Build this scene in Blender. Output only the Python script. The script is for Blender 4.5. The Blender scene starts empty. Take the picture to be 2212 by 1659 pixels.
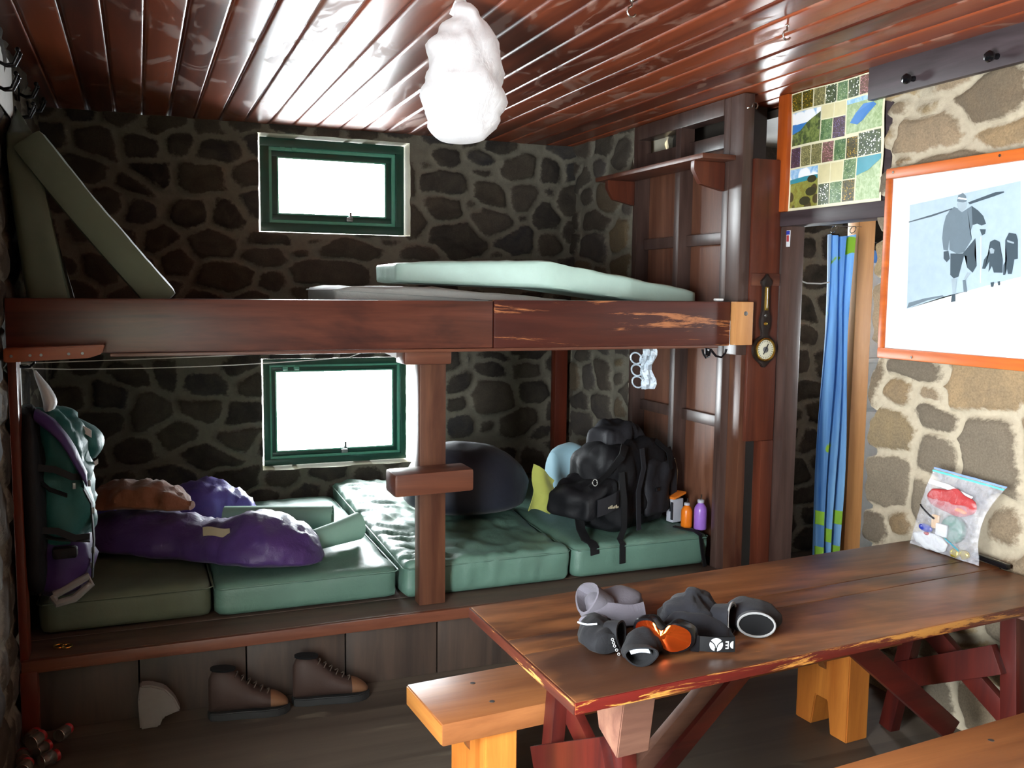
import bpy, bmesh, math, random
import numpy as np
from mathutils import Vector, Matrix, noise
PI = math.pi
V3 = Vector
C = bpy.context.scene.collection
sc = bpy.context.scene

# ------------------------------------------------------------------ camera
def camera():
    yaw, pitch, roll = math.radians(22.014), math.radians(5.722), math.radians(-0.632)
    f = V3((math.sin(yaw)*math.cos(pitch), math.cos(yaw)*math.cos(pitch), -math.sin(pitch)))
    r0 = V3((math.cos(yaw), -math.sin(yaw), 0)); d0 = f.cross(r0)
    r = math.cos(roll)*r0 + math.sin(roll)*d0; d = -math.sin(roll)*r0 + math.cos(roll)*d0
    m = Matrix((r, -d, -f)).transposed().to_4x4(); m.translation = (0, 0, 1.7)
    cd = bpy.data.cameras.new('camera'); cd.sensor_width = 36; cd.lens = 2000/2212*36
    cd.clip_start = .02
    co = bpy.data.objects.new('camera', cd); co.matrix_world = m; C.objects.link(co); sc.camera = co
camera()

# ------------------------------------------------------------------ daylight, exposure
SNOW = 75.0
w = bpy.data.worlds.new('snow_daylight'); sc.world = w; w.use_nodes = True
bg = w.node_tree.nodes['Background']; bg.inputs[0].default_value = (.90, .97, 1.0, 1); bg.inputs[1].default_value = SNOW
vs = sc.view_settings; vs.view_transform = 'Standard'; vs.look = 'None'; vs.gamma = 1; vs.use_curve_mapping = False
vs.exposure = 0.0
sc.cycles.use_denoising = True
sc.cycles.max_bounces = 8; sc.cycles.diffuse_bounces = 5; sc.cycles.glossy_bounces = 4; sc.cycles.transparent_max_bounces = 24
sc.cycles.sample_clamp_indirect = 8
def portal(name, loc, size, direction):
    ld = bpy.data.lights.new(name, 'AREA'); ld.shape = 'RECTANGLE'; ld.size, ld.size_y = size
    ld.cycles.is_portal = True
    o = bpy.data.objects.new(name, ld); C.objects.link(o); o.location = loc
    o.rotation_euler = V3(direction).to_track_quat('-Z', 'Y').to_euler()
portal('daylight_portal', (1.13, 5.90, 2.32), (.92, .60), (0, -1, 0))
portal('daylight_portal', (1.16, 5.90, .93), (.95, .66), (0, -1, 0))
portal('daylight_portal', (-.72, 1.125, 1.175), (1.08, 1.68), (1, 0, 0))
portal('daylight_portal', (5.42, 2.65, 1.55), (.4, .5), (-1, 0, 0))
portal('daylight_portal', (3.63, 5.02, 1.9), (.42, .84), (0, -1, 0))

# ------------------------------------------------------------------ materials
def hx(s):
    s = s.lstrip('#'); o = []
    for i in (0, 2, 4):
        c = int(s[i:i+2], 16)/255
        o.append(c/12.92 if c <= .04045 else ((c+.055)/1.055)**2.4)
    return (*o, 1)
class N:
    def __init__(s, name):
        s.m = bpy.data.materials.new(name); s.m.use_nodes = True; s.t = s.m.node_tree
        s.b = s.t.nodes['Principled BSDF']; s.out = s.t.nodes['Material Output']
    def n(s, typ, **kw):
        nd = s.t.nodes.new(typ)
        for k, v in kw.items(): setattr(nd, k, v)
        return nd
    def l(s, a, b): s.t.links.new(a, b)
    def set(s, **kw):
        names = dict(rough='Roughness', metal='Metallic', spec='Specular IOR Level', coat='Coat Weight', coatr='Coat Roughness', sheen='Sheen Weight', trans='Transmission Weight', alpha='Alpha', ior='IOR', sss='Subsurface Weight')
        for k, v in kw.items(): s.b.inputs[names[k]].default_value = v
        return s
    def coords(s, scale=(1, 1, 1), rot=(0, 0, 0)):
        tc = s.n('ShaderNodeTexCoord'); mp = s.n('ShaderNodeMapping'); mp.inputs['Scale'].default_value = scale; mp.inputs['Rotation'].default_value = rot
        s.l(tc.outputs['Object'], mp.inputs['Vector']); return mp.outputs['Vector']
    def noise(s, vec, scale, detail=4, rough=.55, dist=0):
        x = s.n('ShaderNodeTexNoise'); x.inputs['Scale'].default_value = scale; x.inputs['Detail'].default_value = detail
        x.inputs['Roughness'].default_value = rough; x.inputs['Distortion'].default_value = dist
        if vec is not None: s.l(vec, x.inputs['Vector'])
        return x.outputs['Fac']
    def ramp(s, fac, stops):
        r = s.n('ShaderNodeValToRGB'); e = r.color_ramp.elements
        while len(e) < len(stops): e.new(.5)
        for i, (p, c) in enumerate(stops): e[i].position = p; e[i].color = c
        s.l(fac, r.inputs[0]); return r.outputs[0]
    def mix(s, fac, a, b, mode='MIX'):
        x = s.n('ShaderNodeMix'); x.data_type = 'RGBA'; x.blend_type = mode
        for inp, v in ((x.inputs[0], fac), (x.inputs[6], a), (x.inputs[7], b)):
            if hasattr(v, 'links'): s.l(v, inp)
            else: inp.default_value = v
        return x.outputs[2]
    def math(s, op, a, b=0, clamp=False):
        x = s.n('ShaderNodeMath'); x.operation = op; x.use_clamp = clamp
        for inp, v in ((x.inputs[0], a), (x.inputs[1], b)):
            if hasattr(v, 'links'): s.l(v, inp)
            else: inp.default_value = v
        return x.outputs[0]
    def bump(s, h, strength=.3, dist=.005):
        b = s.n('ShaderNodeBump'); b.inputs['Strength'].default_value = strength; b.inputs['Distance'].default_value = dist
        s.l(h, b.inputs['Height']); s.l(b.outputs[0], s.b.inputs['Normal'])
    def col(s, v):
        if hasattr(v, 'links'): s.l(v, s.b.inputs['Base Color'])
        else: s.b.inputs['Base Color'].default_value = v
        return s
def plain(name, c, rough=.5, **kw):
    m = N(name); v = m.coords(); f = m.noise(v, 30, 3)
    a = hx(c); dk = tuple(x*.78 for x in a[:3])+(1,)
    m.col(m.mix(f, dk, a)); m.set(rough=rough, **kw); return m.m
def wood(name, dark, light, axis='X', rough=.4, scale=1.0, blotch=None, wear=None, bump=.15, spec=.5, wearlim=.6, bl=.5):
    m = N(name); k = {'X': (.7, 9, 9), 'Y': (9, .7, 9), 'Z': (9, 9, .7)}[axis]; k = tuple(q*scale for q in k)
    v = m.coords(k); g = m.noise(v, 1.6, 7, .62, .6); fine = m.noise(v, 9, 3, .6)
    c = m.ramp(g, [(.3, hx(dark)), (.68, hx(light))])
    c = m.mix(m.math('MULTIPLY', fine, .35), c, hx(dark))
    v2 = m.coords(tuple(.25+.08*q for q in k)); b = m.noise(v2, 3.2, 5, .6, .4)
    if blotch: c = m.mix(m.ramp(b, [(bl, (0, 0, 0, 1)), (bl+.14, (.88, .88, .88, 1))]), c, hx(blotch))
    if wear:
        wv = m.coords(tuple(.5*q for q in k)); wn = m.noise(wv, 3.4, 8, .75, .5)
        c = m.mix(m.ramp(wn, [(wearlim, (0, 0, 0, 1)), (wearlim+.05, (1, 1, 1, 1))]), c, hx(wear))
    m.col(c); m.set(rough=rough, spec=spec)
    m.l(m.math('ADD', rough-.06, m.math('MULTIPLY', b, .16)), m.b.inputs['Roughness'])
    m.bump(m.math('ADD', g, m.math('MULTIPLY', fine, .5)), bump, .004); return m.m
def fabric(name, c, rough=.85, weave=420, wr=0, sheen=.2, bump=.25, spec=.3, c2=None):
    m = N(name); v = m.coords(); f = m.noise(v, weave, 2); big = m.noise(v, 7, 4)
    a = hx(c); d = hx(c2) if c2 else tuple(x*.72 for x in a[:3])+(1,)
    m.col(m.mix(big, a, d)); m.set(rough=rough, sheen=sheen, spec=spec)
    h = m.math('MULTIPLY', f, .15)
    if wr: h = m.math('ADD', h, m.noise(v, wr, 5, .6, 1.2))
    m.bump(h, bump, .006); return m.m
def clear_plastic(name, tint, amount, rough=.12):
    m = N(name); tr = m.n('ShaderNodeBsdfTransparent'); mx = m.n('ShaderNodeMixShader')
    m.col(hx(tint)); m.set(rough=rough, spec=.9)
    f = m.noise(m.coords(), 26, 5, .65, 1.5)
    m.bump(f, .5, .01)
    m.l(m.ramp(f, [(.35, (amount*.6,)*3+(1,)), (.72, (min(1, amount*1.9),)*3+(1,))]), mx.inputs[0])
    m.l(tr.outputs[0], mx.inputs[1]); m.l(m.b.outputs[0], mx.inputs[2]); m.l(mx.outputs[0], m.out.inputs[0]); return m.m
def pane_glass(name):
    m = N(name); tr = m.n('ShaderNodeBsdfTransparent'); gl = m.n('ShaderNodeBsdfGlossy'); gl.inputs['Roughness'].default_value = .02
    fr = m.n('ShaderNodeFresnel'); fr.inputs[0].default_value = 1.45; mx = m.n('ShaderNodeMixShader')
    m.l(fr.outputs[0], mx.inputs[0]); m.l(tr.outputs[0], mx.inputs[1]); m.l(gl.outputs[0], mx.inputs[2]); m.l(mx.outputs[0], m.out.inputs[0]); return m.m
def stone_mat(name, mortar, lift=1.0):
    m = N(name); v = m.coords()
    ed = m.n('ShaderNodeAttribute'); ed.attribute_name = 'edge'; tn = m.n('ShaderNodeAttribute'); tn.attribute_name = 'tone'
    n1 = m.noise(v, 38, 6, .65); n2 = m.noise(v, 9, 5, .6, .5); n3 = m.noise(v, 130, 4, .7)
    e = m.math('ADD', ed.outputs['Fac'], m.math('MULTIPLY', m.math('SUBTRACT', n1, .5), .035))
    msk = m.ramp(m.math('MULTIPLY', e, 10), [(.13, (0, 0, 0, 1)), (.24, (1, 1, 1, 1))])
    st = m.mix(m.ramp(n2, [(.35, (0, 0, 0, 1)), (.75, (.6, .6, .6, 1))]), tn.outputs['Color'], hx('6e6557'))
    st = m.mix(m.math('MULTIPLY', n3, .8), st, tuple(x*.35 for x in hx('4a4036')[:3])+(1,))
    mo = m.mix(n1, hx(mortar), tuple(x*.62 for x in hx(mortar)[:3])+(1,))
    m.col(m.mix(msk, mo, st)); m.set(rough=.9, spec=.25)
    m.bump(m.math('ADD', m.math('MULTIPLY', n1, .7), m.math('MULTIPLY', n3, .4)), .45, .012); return m.m
def planked(name, w, dark, light, patch, patch_lim, rough, axis=0, x0=0.0, spec=.5, bump=.1, gloss_var=.25):
    m = N(name); tc = m.n('ShaderNodeTexCoord'); sp = m.n('ShaderNodeSeparateXYZ'); m.l(tc.outputs['Object'], sp.inputs[0])
    idx = m.math('FLOOR', m.math('DIVIDE', m.math('ADD', sp.outputs[axis], x0), w))
    wn = m.n('ShaderNodeTexWhiteNoise', noise_dimensions='1D'); m.l(idx, wn.inputs['W'])
    cb = m.n('ShaderNodeCombineXYZ'); m.l(m.math('MULTIPLY', idx, 7.3), cb.inputs[2])
    va = m.n('ShaderNodeVectorMath'); va.operation = 'ADD'
    k = (9, .5, 9) if axis == 0 else (.5, 9, 9)
    m.l(m.coords(k), va.inputs[0]); m.l(cb.outputs[0], va.inputs[1])
    g = m.noise(va.outputs[0], 1.5, 6, .6, .5)
    f = m.math('ADD', m.math('MULTIPLY', g, .75), m.math('MULTIPLY', wn.outputs['Value'], .35))
    c = m.ramp(f, [(.3, hx(dark)), (.8, hx(light))])
    k2 = (2.2, .9, 2.2) if axis == 0 else (.9, 2.2, 2.2)
    va2 = m.n('ShaderNodeVectorMath'); va2.operation = 'ADD'; m.l(m.coords(k2), va2.inputs[0]); m.l(cb.outputs[0], va2.inputs[1])
    p = m.noise(va2.outputs[0], 3.0, 6, .6, .8)
    pm = m.ramp(p, [(patch_lim, (0, 0, 0, 1)), (patch_lim+.06, (1, 1, 1, 1))])
    c = m.mix(m.math('MULTIPLY', pm, .55), c, hx(patch)); m.col(c); m.set(spec=spec)
    m.l(m.math('ADD', rough, m.math('MULTIPLY', pm, gloss_var)), m.b.inputs['Roughness'])
    m.bump(m.math('ADD', g, m.math('MULTIPLY', p, .8)), bump, .004); return m.m

M = {}
M['ceil'] = planked('varnished_ceiling_planks', .138, '4c1c0f', '96492a', '8f6c5c', .55, .35, 0, .5, spec=.55, bump=.12)
M['floor'] = planked('worn_floor_planks', .16, '38312b', '5a5046', '6d6456', .60, .48, 1, 0, spec=.35, bump=.15)
M['stone_dark'] = stone_mat('dark_basalt_wall', '7d776a'); M['stone_light'] = stone_mat('tan_fieldstone_wall', 'b9ac96')
M['mortar'] = plain('pale_mortar', 'cfc8b4', .95)
M['plaster'] = plain('white_plaster', 'd8d6d0', .8)
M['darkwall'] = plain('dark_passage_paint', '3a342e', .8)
M['beam'] = wood('dark_red_brown_beam', '3a1a13', '6a382a', 'X', .34, blotch='2a1010', wear='9a5a34', wearlim=.70)
M['beam_worn'] = wood('scuffed_red_brown_beam', '34120e', '52241a', 'X', .36, wear='a86a42', wearlim=.56)
M['post'] = wood('varnished_post', '42241a', '6e4732', 'Z', .36, blotch='3a1810', wear='a56c3c', wearlim=.70)
M['bar'] = wood('red_brown_bar', '46241c', '70432f', 'X', .36)
M['pale'] = wood('pale_bare_pine', 'a9703c', 'd29a62', 'Z', .5)
M['red'] = wood('dark_red_paint', '330d0b', '561911', 'Z', .38, wear='b37a4a', wearlim=.70)
M['redx'] = wood('dark_red_paint_lengthwise', '330d0b', '561911', 'X', .38, wear='b37a4a', wearlim=.69)
M['gusset'] = wood('worn_grey_brown_plywood', '5b3a30', '86604e', 'X', .5)
M['ply'] = wood('brown_plywood_panel', '4b281c', '7d5440', 'Z', .42, bump=.3)
M['studgrey'] = wood('dark_grey_brown_stud', '33231f', '5c4740', 'Z', .32)
M['panel'] = wood('red_brown_panel', '3f1c13', '6b3522', 'Z', .38)
M['lintel'] = wood('dark_grey_lintel', '2a2224', '4b4044', 'Y', .45)
M['orange'] = wood('orange_varnished_trim', '8a3a12', 'b95a20', 'Z', .35)
M['orangey'] = wood('orange_varnished_frame', '9a4412', 'cc6a28', 'Y', .35)
M['table'] = wood('worn_table_top', '54301a', 'a46c42', 'X', .34, .8, blotch='2a1a14', wear='a8703e', wearlim=.67, bump=.12, bl=.455)
M['edge_red'] = wood('chipped_red_edge', '430e0a', '64160f', 'X', .4, 2.0, wear='b8803c', wearlim=.53)
M['edge_end'] = wood('dark_chipped_end', '2c1410', '5a2a1c', 'Y', .4, 2.0, wear='b98246', wearlim=.60)
M['bench'] = wood('orange_pine_bench', '704020', '9a6238', 'X', .42)
M['benchend'] = wood('orange_pine_end_grain', '8f5222', 'b87c3c', 'Y', .45)
M['benchleg'] = wood('orange_pine_leg', 'a8591e', 'd98a3c', 'Z', .4)
M['kick'] = wood('scuffed_grey_brown_board', '2e2622', '4e3e34', 'Z', .5, blotch='3a3430')
M['platform'] = wood('grey_brown_platform', '40342d', '665044', 'X', .5)
M['lip'] = wood('worn_lip_edge', '4e2418', '7a4a34', 'X', .42, wear='a8806a', wearlim=.62)
M['ledge'] = wood('orange_ledge', '6d2e14', '9a4c22', 'X', .4)
M['lpost'] = wood('red_brown_left_post', '4a1a10', '70301c', 'Z', .36)
M['greenframe'] = plain('dark_green_gloss_paint', '1a463a', .25)
M['greensash'] = plain('mid_green_gloss_paint', '62ac94', .25)
M['glass'] = pane_glass('window_glass')
M['mat_green'] = fabric('grey_green_vinyl', '5f8072', .45, 500, 14, 0, .6, .45)
M['mat_olive'] = fabric('olive_vinyl', '5c6553', .6, 500, 12, 0, .3, .4)
M['mat_pale'] = fabric('pale_green_vinyl', 'c6e4d8', .5, 500, 14, 0, .4, .45)
M['mat_grey'] = fabric('pale_grey_cover', 'a7aaa6', .7, 500, 22, 0, .7, .4)
M['purple'] = fabric('purple_nylon', '4a2f6e', .42, 600, 26, .1, .6, .5)
M['violet'] = fabric('violet_nylon', '7666cc', .36, 600, 30, .1, .7, .5)
M['rust'] = fabric('rust_brown_cloth', '7d4a30', .85, 400, 22, .2, .6)
M['cream'] = fabric('cream_label', 'b0a58a', .8)
M['foam'] = fabric('pale_green_foam', '8fb5a4', .7, 300, 0, 0, .2)
M['navy'] = fabric('dark_blue_grey_nylon', '2a2d3a', .55, 600, 9, .1, .4)
M['white_edge'] = fabric('pale_lining', '9fb0b4', .6)
M['black'] = fabric('black_nylon', '0f0f13', .65, 600, 16, 0, .5)
M['charcoal'] = fabric('charcoal_nylon', '232328', .7, 600, 14, 0, .5)
M['strap'] = fabric('black_webbing', '0a0a0d', .7, 700, 0, 0)
M['khaki'] = fabric('khaki_cloth', '8f8468', .85)
M['teal'] = fabric('teal_nylon', '1c5a58', .5, 600, 16, .1, .5)
M['packpurple'] = fabric('dark_purple_nylon', '3c2560', .5, 600, 16, .1, .4)
M['whitefab'] = fabric('white_plastic_cloth', 'd9d9d9', .5, 300, 30, 0, .5)
M['pillow'] = fabric('pale_blue_cloth', 'a9d3e4', .7, 500, 10)
M['lime'] = fabric('yellow_green_cloth', 'a8ad55', .8, 500, 16)
M['fleece_grey'] = fabric('grey_fleece', '5a565e', .95, 260, 20, .05, .5)
M['fleece_dark'] = fabric('dark_grey_fleece', '25262c', .95, 260, 20, .05, .5)
M['glove'] = fabric('black_glove_cloth', '101014', .85, 300, 16, .03, .5)
M['blackcap'] = fabric('black_cap_cloth', '08080a', .95, 300, 14, 0)
M['rim'] = fabric('pale_grey_binding', '8b8b8b', .8)
M['reflect'] = plain('silver_reflective_tape', 'c9d6e6', .35)
M['white'] = plain('white_paint', 'e6ecee', .45)
M['paper'] = plain('white_paper', 'e2e2e0', .8)
M['ink'] = plain('dark_ink', '1c1c24', .7)
M['blue_ink'] = plain('blue_ink', '2c55c0', .7)
M['iron'] = plain('black_iron', '16151a', .3, metal=.6)
M['steel'] = plain('bright_steel', 'c9c9c4', .22, metal=1)
M['dull_steel'] = plain('dull_steel', '8f8f90', .4, metal=1)
M['brass'] = plain('polished_brass', 'd8b45a', .22, metal=1)
M['dial'] = plain('silver_dial', 'd2cfb8', .35)
M['darkwood'] = wood('black_brown_carved_wood', '17100e', '2d201b', 'Z', .35)
M['orange_p'] = plain('orange_enamel', 'e0761a', .3); M['purple_p'] = plain('lilac_enamel', '9a6cc8', .28)
M['orange_card'] = plain('orange_card', 'd9741c', .6); M['greyclear'] = plain('pale_grey_plastic', 'b4b6c0', .4)
M['curtain'] = None
M['string'] = plain('white_string', 'd0d0cc', .8)
M['lace'] = plain('brown_lace', '4a3e34', .8)
M['boot'] = fabric('brown_leather', '3a2a24', .65, 200, 12, 0, .4); M['boot_tan'] = fabric('tan_leather_toe', '6e4c34', .65, 200, 8, 0, .3)
M['sole'] = plain('black_rubber', '141414', .7)
M['palestone'] = plain('pale_grey_rough_stone', '75716e', .95)
M['jar'] = None
M['redlid'] = plain('red_lid', '9a1820', .35)
M['clear'] = clear_plastic('clear_bag_film', 'e6e6ee', .11, .12)
M['ring_clear'] = clear_plastic('clear_ring_plastic', 'd6e6f2', .4, .1)
M['bagwhite'] = None
M['zip_teal'] = plain('teal_zip', '5cc4bc', .4); M['zip_blue'] = plain('blue_zip_edge', '7a98cc', .4)
M['candy_red'] = fabric('red_cellophane', 'b03a3c', .35, 200, 30, 0, .7, .7); M['candy_gold'] = plain('gold_foil', 'd8c23c', .25, metal=.7)
M['candy_green'] = plain('dark_green_tin', '3f7464', .4); M['candy_blue'] = plain('blue_wrapper', '2b3aa0', .3); M['candy_white'] = plain('white_wrapper', 'd8dade', .35)
M['candy_tan'] = plain('tan_wrapper', 'd0a878', .5); M['candy_teal'] = plain('turquoise_wrapper', '34a0b8', .35)
M['lens'] = None
M['goggle'] = plain('black_goggle_frame', '0d0d10', .25)
M['knob'] = plain('black_glass_knob', '0e0f12', .12)
def special():
    m = N('blue_curtain_cloth'); v = m.coords(); a = m.noise(m.coords((9, 9, .6)), 1, 4); big = m.noise(v, 5.0, 2, .5, .6)
    c = m.ramp(a, [(.36, hx('2a62a4')), (.60, hx('8cbfe6'))])
    leaf = m.ramp(big, [(.635, (0, 0, 0, 1)), (.65, (1, 1, 1, 1))])
    m.col(m.mix(leaf, c, hx('8ab02e'))); m.set(rough=.75); tl = m.n('ShaderNodeBsdfTranslucent'); ms = m.n('ShaderNodeMixShader'); ms.inputs[0].default_value = .35
    m.l(m.mix(leaf, c, hx('8ab02e')), tl.inputs[0]); m.l(m.b.outputs[0], ms.inputs[1]); m.l(tl.outputs[0], ms.inputs[2]); m.l(ms.outputs[0], m.out.inputs[0]); M['curtain'] = m.m
    m = N('thin_white_bag_film'); m.col(hx('fbfbfd')); m.set(rough=.32, spec=.5); m.bump(m.noise(m.coords((1, 1, .5)), 14, 5, .6, 1.2), .6, .012)
    tl = m.n('ShaderNodeBsdfTranslucent'); tl.inputs[0].default_value = hx('ffffff'); ms = m.n('ShaderNodeMixShader'); ms.inputs[0].default_value = .55
    m.l(m.b.outputs[0], ms.inputs[1]); m.l(tl.outputs[0], ms.inputs[2]); m.l(ms.outputs[0], m.out.inputs[0]); M['bagwhite'] = m.m
    m = N('smoked_jar_glass'); m.col(hx('b9b3a8')); m.set(rough=.06, trans=.85, ior=1.45); M['jar'] = m.m
    m = N('mirrored_orange_lens'); f = m.n('ShaderNodeLayerWeight'); f.inputs[0].default_value = .35
    m.col(m.ramp(f.outputs['Facing'], [(.0, hx('c8521a')), (.3, hx('8a1c12')), (.55, hx('a04a12')), (.8, hx('6a620e'))])); m.set(rough=.05, metal=.85); M['lens'] = m.m
special()

# ------------------------------------------------------------------ mesh helpers
class MB:
    """collects shapes (in metres, world frame) and links them as ONE mesh object"""
    def __init__(s): s.bm = bmesh.new(); s.mi = 0
    def _fin(s, fs):
        for f in fs: f.material_index = s.mi
        return s
    def verts(s, pts): return [s.bm.verts.new(p) for p in pts]
    def face(s, vs):
        try: f = s.bm.faces.new(vs); f.material_index = s.mi; return f
        except ValueError: return None
    def hexa(s, p, bev=.004, seg=2):
        vs = s.verts(p); fs = [s.face([vs[i] for i in q]) for q in ((3, 2, 1, 0), (4, 5, 6, 7), (0, 1, 5, 4), (1, 2, 6, 5), (2, 3, 7, 6), (3, 0, 4, 7))]
        bmesh.ops.recalc_face_normals(s.bm, faces=fs)
        if bev:
            es = list({e for f in fs for e in f.edges})
            r = bmesh.ops.bevel(s.bm, geom=es, offset=bev, segments=seg, profile=.6, affect='EDGES', clamp_overlap=True)
            s._fin(r['faces'])
        return s
    def box(s, lo, hi, bev=.004, rz=0, piv=None, fn=None):
        x0, y0, z0 = lo; x1, y1, z1 = hi
        p = [V3(q) for q in ((x0, y0, z0), (x1, y0, z0), (x1, y1, z0), (x0, y1, z0), (x0, y0, z1), (x1, y0, z1), (x1, y1, z1), (x0, y1, z1))]
        if rz:
            pv = V3(piv) if piv else (p[0]+p[6])/2; R = Matrix.Rotation(rz, 3, 'Z'); p = [R @ (q-pv)+pv for q in p]
        if fn: p = [V3(fn(q)) for q in p]
        return s.hexa(p, bev)
    def bar(s, a, b, w, t, up=(0, 0, 1), bev=.003):
        a = V3(a); b = V3(b); d = (b-a).normalized(); u = V3(up); sd = d.cross(u)
        if sd.length < 1e-4: sd = d.cross(V3((1, 0, 0)))
        sd.normalize(); n = sd.cross(d).normalized(); sd *= w/2; n *= t/2
        return s.hexa([a-sd-n, a+sd-n, a+sd+n, a-sd+n, b-sd-n, b+sd-n, b+sd+n, b-sd+n], bev)
    def prism(s, pts, vec, bev=0):
        v = V3(vec); a = s.verts(pts); b = s.verts([V3(p)+v for p in pts]); n = len(pts)
        fs = [s.face(a), s.face(b[::-1])]+[s.face([a[i], b[i], b[(i+1) % n], a[(i+1) % n]]) for i in range(n)]
        fs = [f for f in fs if f]
        bmesh.ops.recalc_face_normals(s.bm, faces=fs)
        if bev:
            es = list({e for f in fs for e in f.edges}); r = bmesh.ops.bevel(s.bm, geom=es, offset=bev, segments=2, affect='EDGES', clamp_overlap=True); s._fin(r['faces'])
        return s
    def loft(s, rings, cap=True, closed=True):
        rs = [s.verts(r) for r in rings]; n = len(rs[0]); fs = []
        for a, b in zip(rs, rs[1:]):
            for i in range(n if closed else n-1): fs.append(s.face([a[i], a[(i+1) % n], b[(i+1) % n], b[i]]))
        if cap and closed:
            for r, k in ((rs[0], -1), (rs[-1], 1)):
                c = s.bm.verts.new(sum((v.co for v in r), V3())/n)
                for i in range(n): fs.append(s.face([r[i], r[(i+1) % n], c][::k]))
        fs = [f for f in fs if f]; bmesh.ops.recalc_face_normals(s.bm, faces=fs); return s
    def tube(s, pts, r, seg=8, cap=True):
        pts = [V3(p) for p in pts]; n = len(pts); rr = r if isinstance(r, (list, tuple)) else [r]*n
        t = [(pts[min(i+1, n-1)]-pts[max(i-1, 0)]).normalized() for i in range(n)]
        u = t[0].orthogonal().normalized(); rings = []
        for i in range(n):
            u = (u-t[i]*u.dot(t[i])).normalized(); v = t[i].cross(u)
            rings.append([pts[i]+(u*math.cos(2*PI*k/seg)+v*math.sin(2*PI*k/seg))*rr[i] for k in range(seg)])
        return s.loft(rings, cap)
    def ring(s, c, axis, R, r, seg=20, ts=8, sx=1.0):
        ax = V3(axis).normalized(); u = ax.orthogonal().normalized(); v = ax.cross(u); c = V3(c); rs = []
        for i in range(seg):
            a = 2*PI*i/seg; d = u*math.cos(a)*sx+v*math.sin(a); rs.append([c+d*R+(d*math.cos(2*PI*k/ts)+ax*math.sin(2*PI*k/ts))*r for k in range(ts)])
        rs.append(rs[0]); s.loft(rs, cap=False); bmesh.ops.remove_doubles(s.bm, verts=s.bm.verts[-(seg+1)*ts:] if False else list(s.bm.verts), dist=1e-6); return s
    def lathe(s, c, axis, prof, seg=20):
        ax = V3(axis).normalized(); u = ax.orthogonal().normalized(); v = ax.cross(u); c = V3(c)
        return s.loft([[c+ax*h+(u*math.cos(2*PI*k/seg)+v*math.sin(2*PI*k/seg))*max(r, 1e-4) for k in range(seg)] for r, h in prof])
    def ball(s, c, r, seg=16, fn=None, rot=None):
        c = V3(c); rx, ry, rz = (r, r, r) if isinstance(r, (int, float)) else r; rings = []
        for i in range(1, seg):
            ph = PI*i/seg; ring = []
            for k in range(seg*2):
                a = PI*k/seg; p = V3((rx*math.sin(ph)*math.cos(a), ry*math.sin(ph)*math.sin(a), -rz*math.cos(ph)))
                if rot: p = rot @ p
                p = c+p; ring.append(fn(p) if fn else p)
            rings.append(ring)
        return s.loft(rings)
    def strap(s, pts, w, t=.003, side=(1, 0, 0)):
        pts = [V3(p) for p in pts]; n = len(pts); rings = []
        for i in range(n):
            d = (pts[min(i+1, n-1)]-pts[max(i-1, 0)]).normalized(); sd = V3(side); sd = (sd-d*sd.dot(d)).normalized(); nn = d.cross(sd)
            rings.append([pts[i]+sd*a*w/2+nn*b*t/2 for a, b in ((-1, -1), (1, -1), (1, 1), (-1, 1))])
        return s.loft(rings)
    def sack(s, path, seg=28, sub=6, amp=.012, freq=9, seed=0, flat=.35, power=1.0):
        """soft lofted body: path of (x, y, z_base, half_width, height); flattened underneath, wrinkled"""
        P = [V3(p[:3]) for p in path]; W = [p[3] for p in path]; H = [p[4] for p in path]; n = len(P); rings = []
        def cr(a, b, c, d, t): return .5*((2*b)+(c-a)*t+(2*a-5*b+4*c-d)*t*t+(3*b-a-3*c+d)*t**3)
        samp = []
        for i in range(n-1):
            for k in range(sub):
                t = k/sub; g = lambda L: cr(L[max(i-1, 0)], L[i], L[i+1], L[min(i+2, n-1)], t); samp.append((g(P), max(.004, g(W)), max(.004, g(H))))
        samp.append((P[-1], W[-1], H[-1]))
        for j, (p, w_, h) in enumerate(samp):
            d = samp[min(j+1, len(samp)-1)][0]-samp[max(j-1, 0)][0]; d.z *= .3; d.normalize(); sd = V3((-d.y, d.x, 0)).normalized(); ring = []
            for k in range(seg):
                a = 2*PI*k/seg; ca, sa = math.cos(a), math.sin(a); zz = (sa if sa > 0 else sa*flat)
                q = p+sd*w_*ca+V3((0, 0, h*(zz+flat)/(1+flat)))
                nz = noise.noise(q*freq+V3((seed, seed*2, 0)))+.5*noise.noise(q*freq*2.3+V3((seed, 0, 5)))
                o = (sd*ca+V3((0, 0, max(0, sa))))*nz*amp*min(1, h/.05); q += o; ring.append(q)
            rings.append(ring)
        return s.loft(rings)
    def soft(s, lo, hi, r, n=(14, 20, 4), amp=.006, freq=7, seed=0, fn=None):
        """rounded, slightly puckered slab"""
        lo = V3(lo); hi = V3(hi); sz = hi-lo; r = min(r, min(sz)*.49); cache = {}
        def vert(i, j, k):
            key = (i, j, k)
            if key in cache: return cache[key]
            def sm(u): return u
            p = V3((lo.x+sz.x*i/n[0], lo.y+sz.y*j/n[1], lo.z+sz.z*k/n[2]))
            q = V3((min(max(p.x, lo.x+r), hi.x-r), min(max(p.y, lo.y+r), hi.y-r), min(max(p.z, lo.z+r), hi.z-r))); d = p-q
            if d.length > 1e-9:
                e = d.normalized(); m = max(abs(d.x), abs(d.y), abs(d.z)); p = q+e*m
                up = 1 if k > 0 else 0
                p += e*up*amp*(noise.noise(p*freq+V3((seed, 0, 0)))+.6*noise.noise(V3((p.x*freq*3, p.y*freq*1.2, p.z*freq))+V3((0, seed, 0))))
            if fn: p = V3(fn(p))
            cache[key] = s.bm.verts.new(p); return cache[key]
        fs = []
        a, b, c = n
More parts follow.
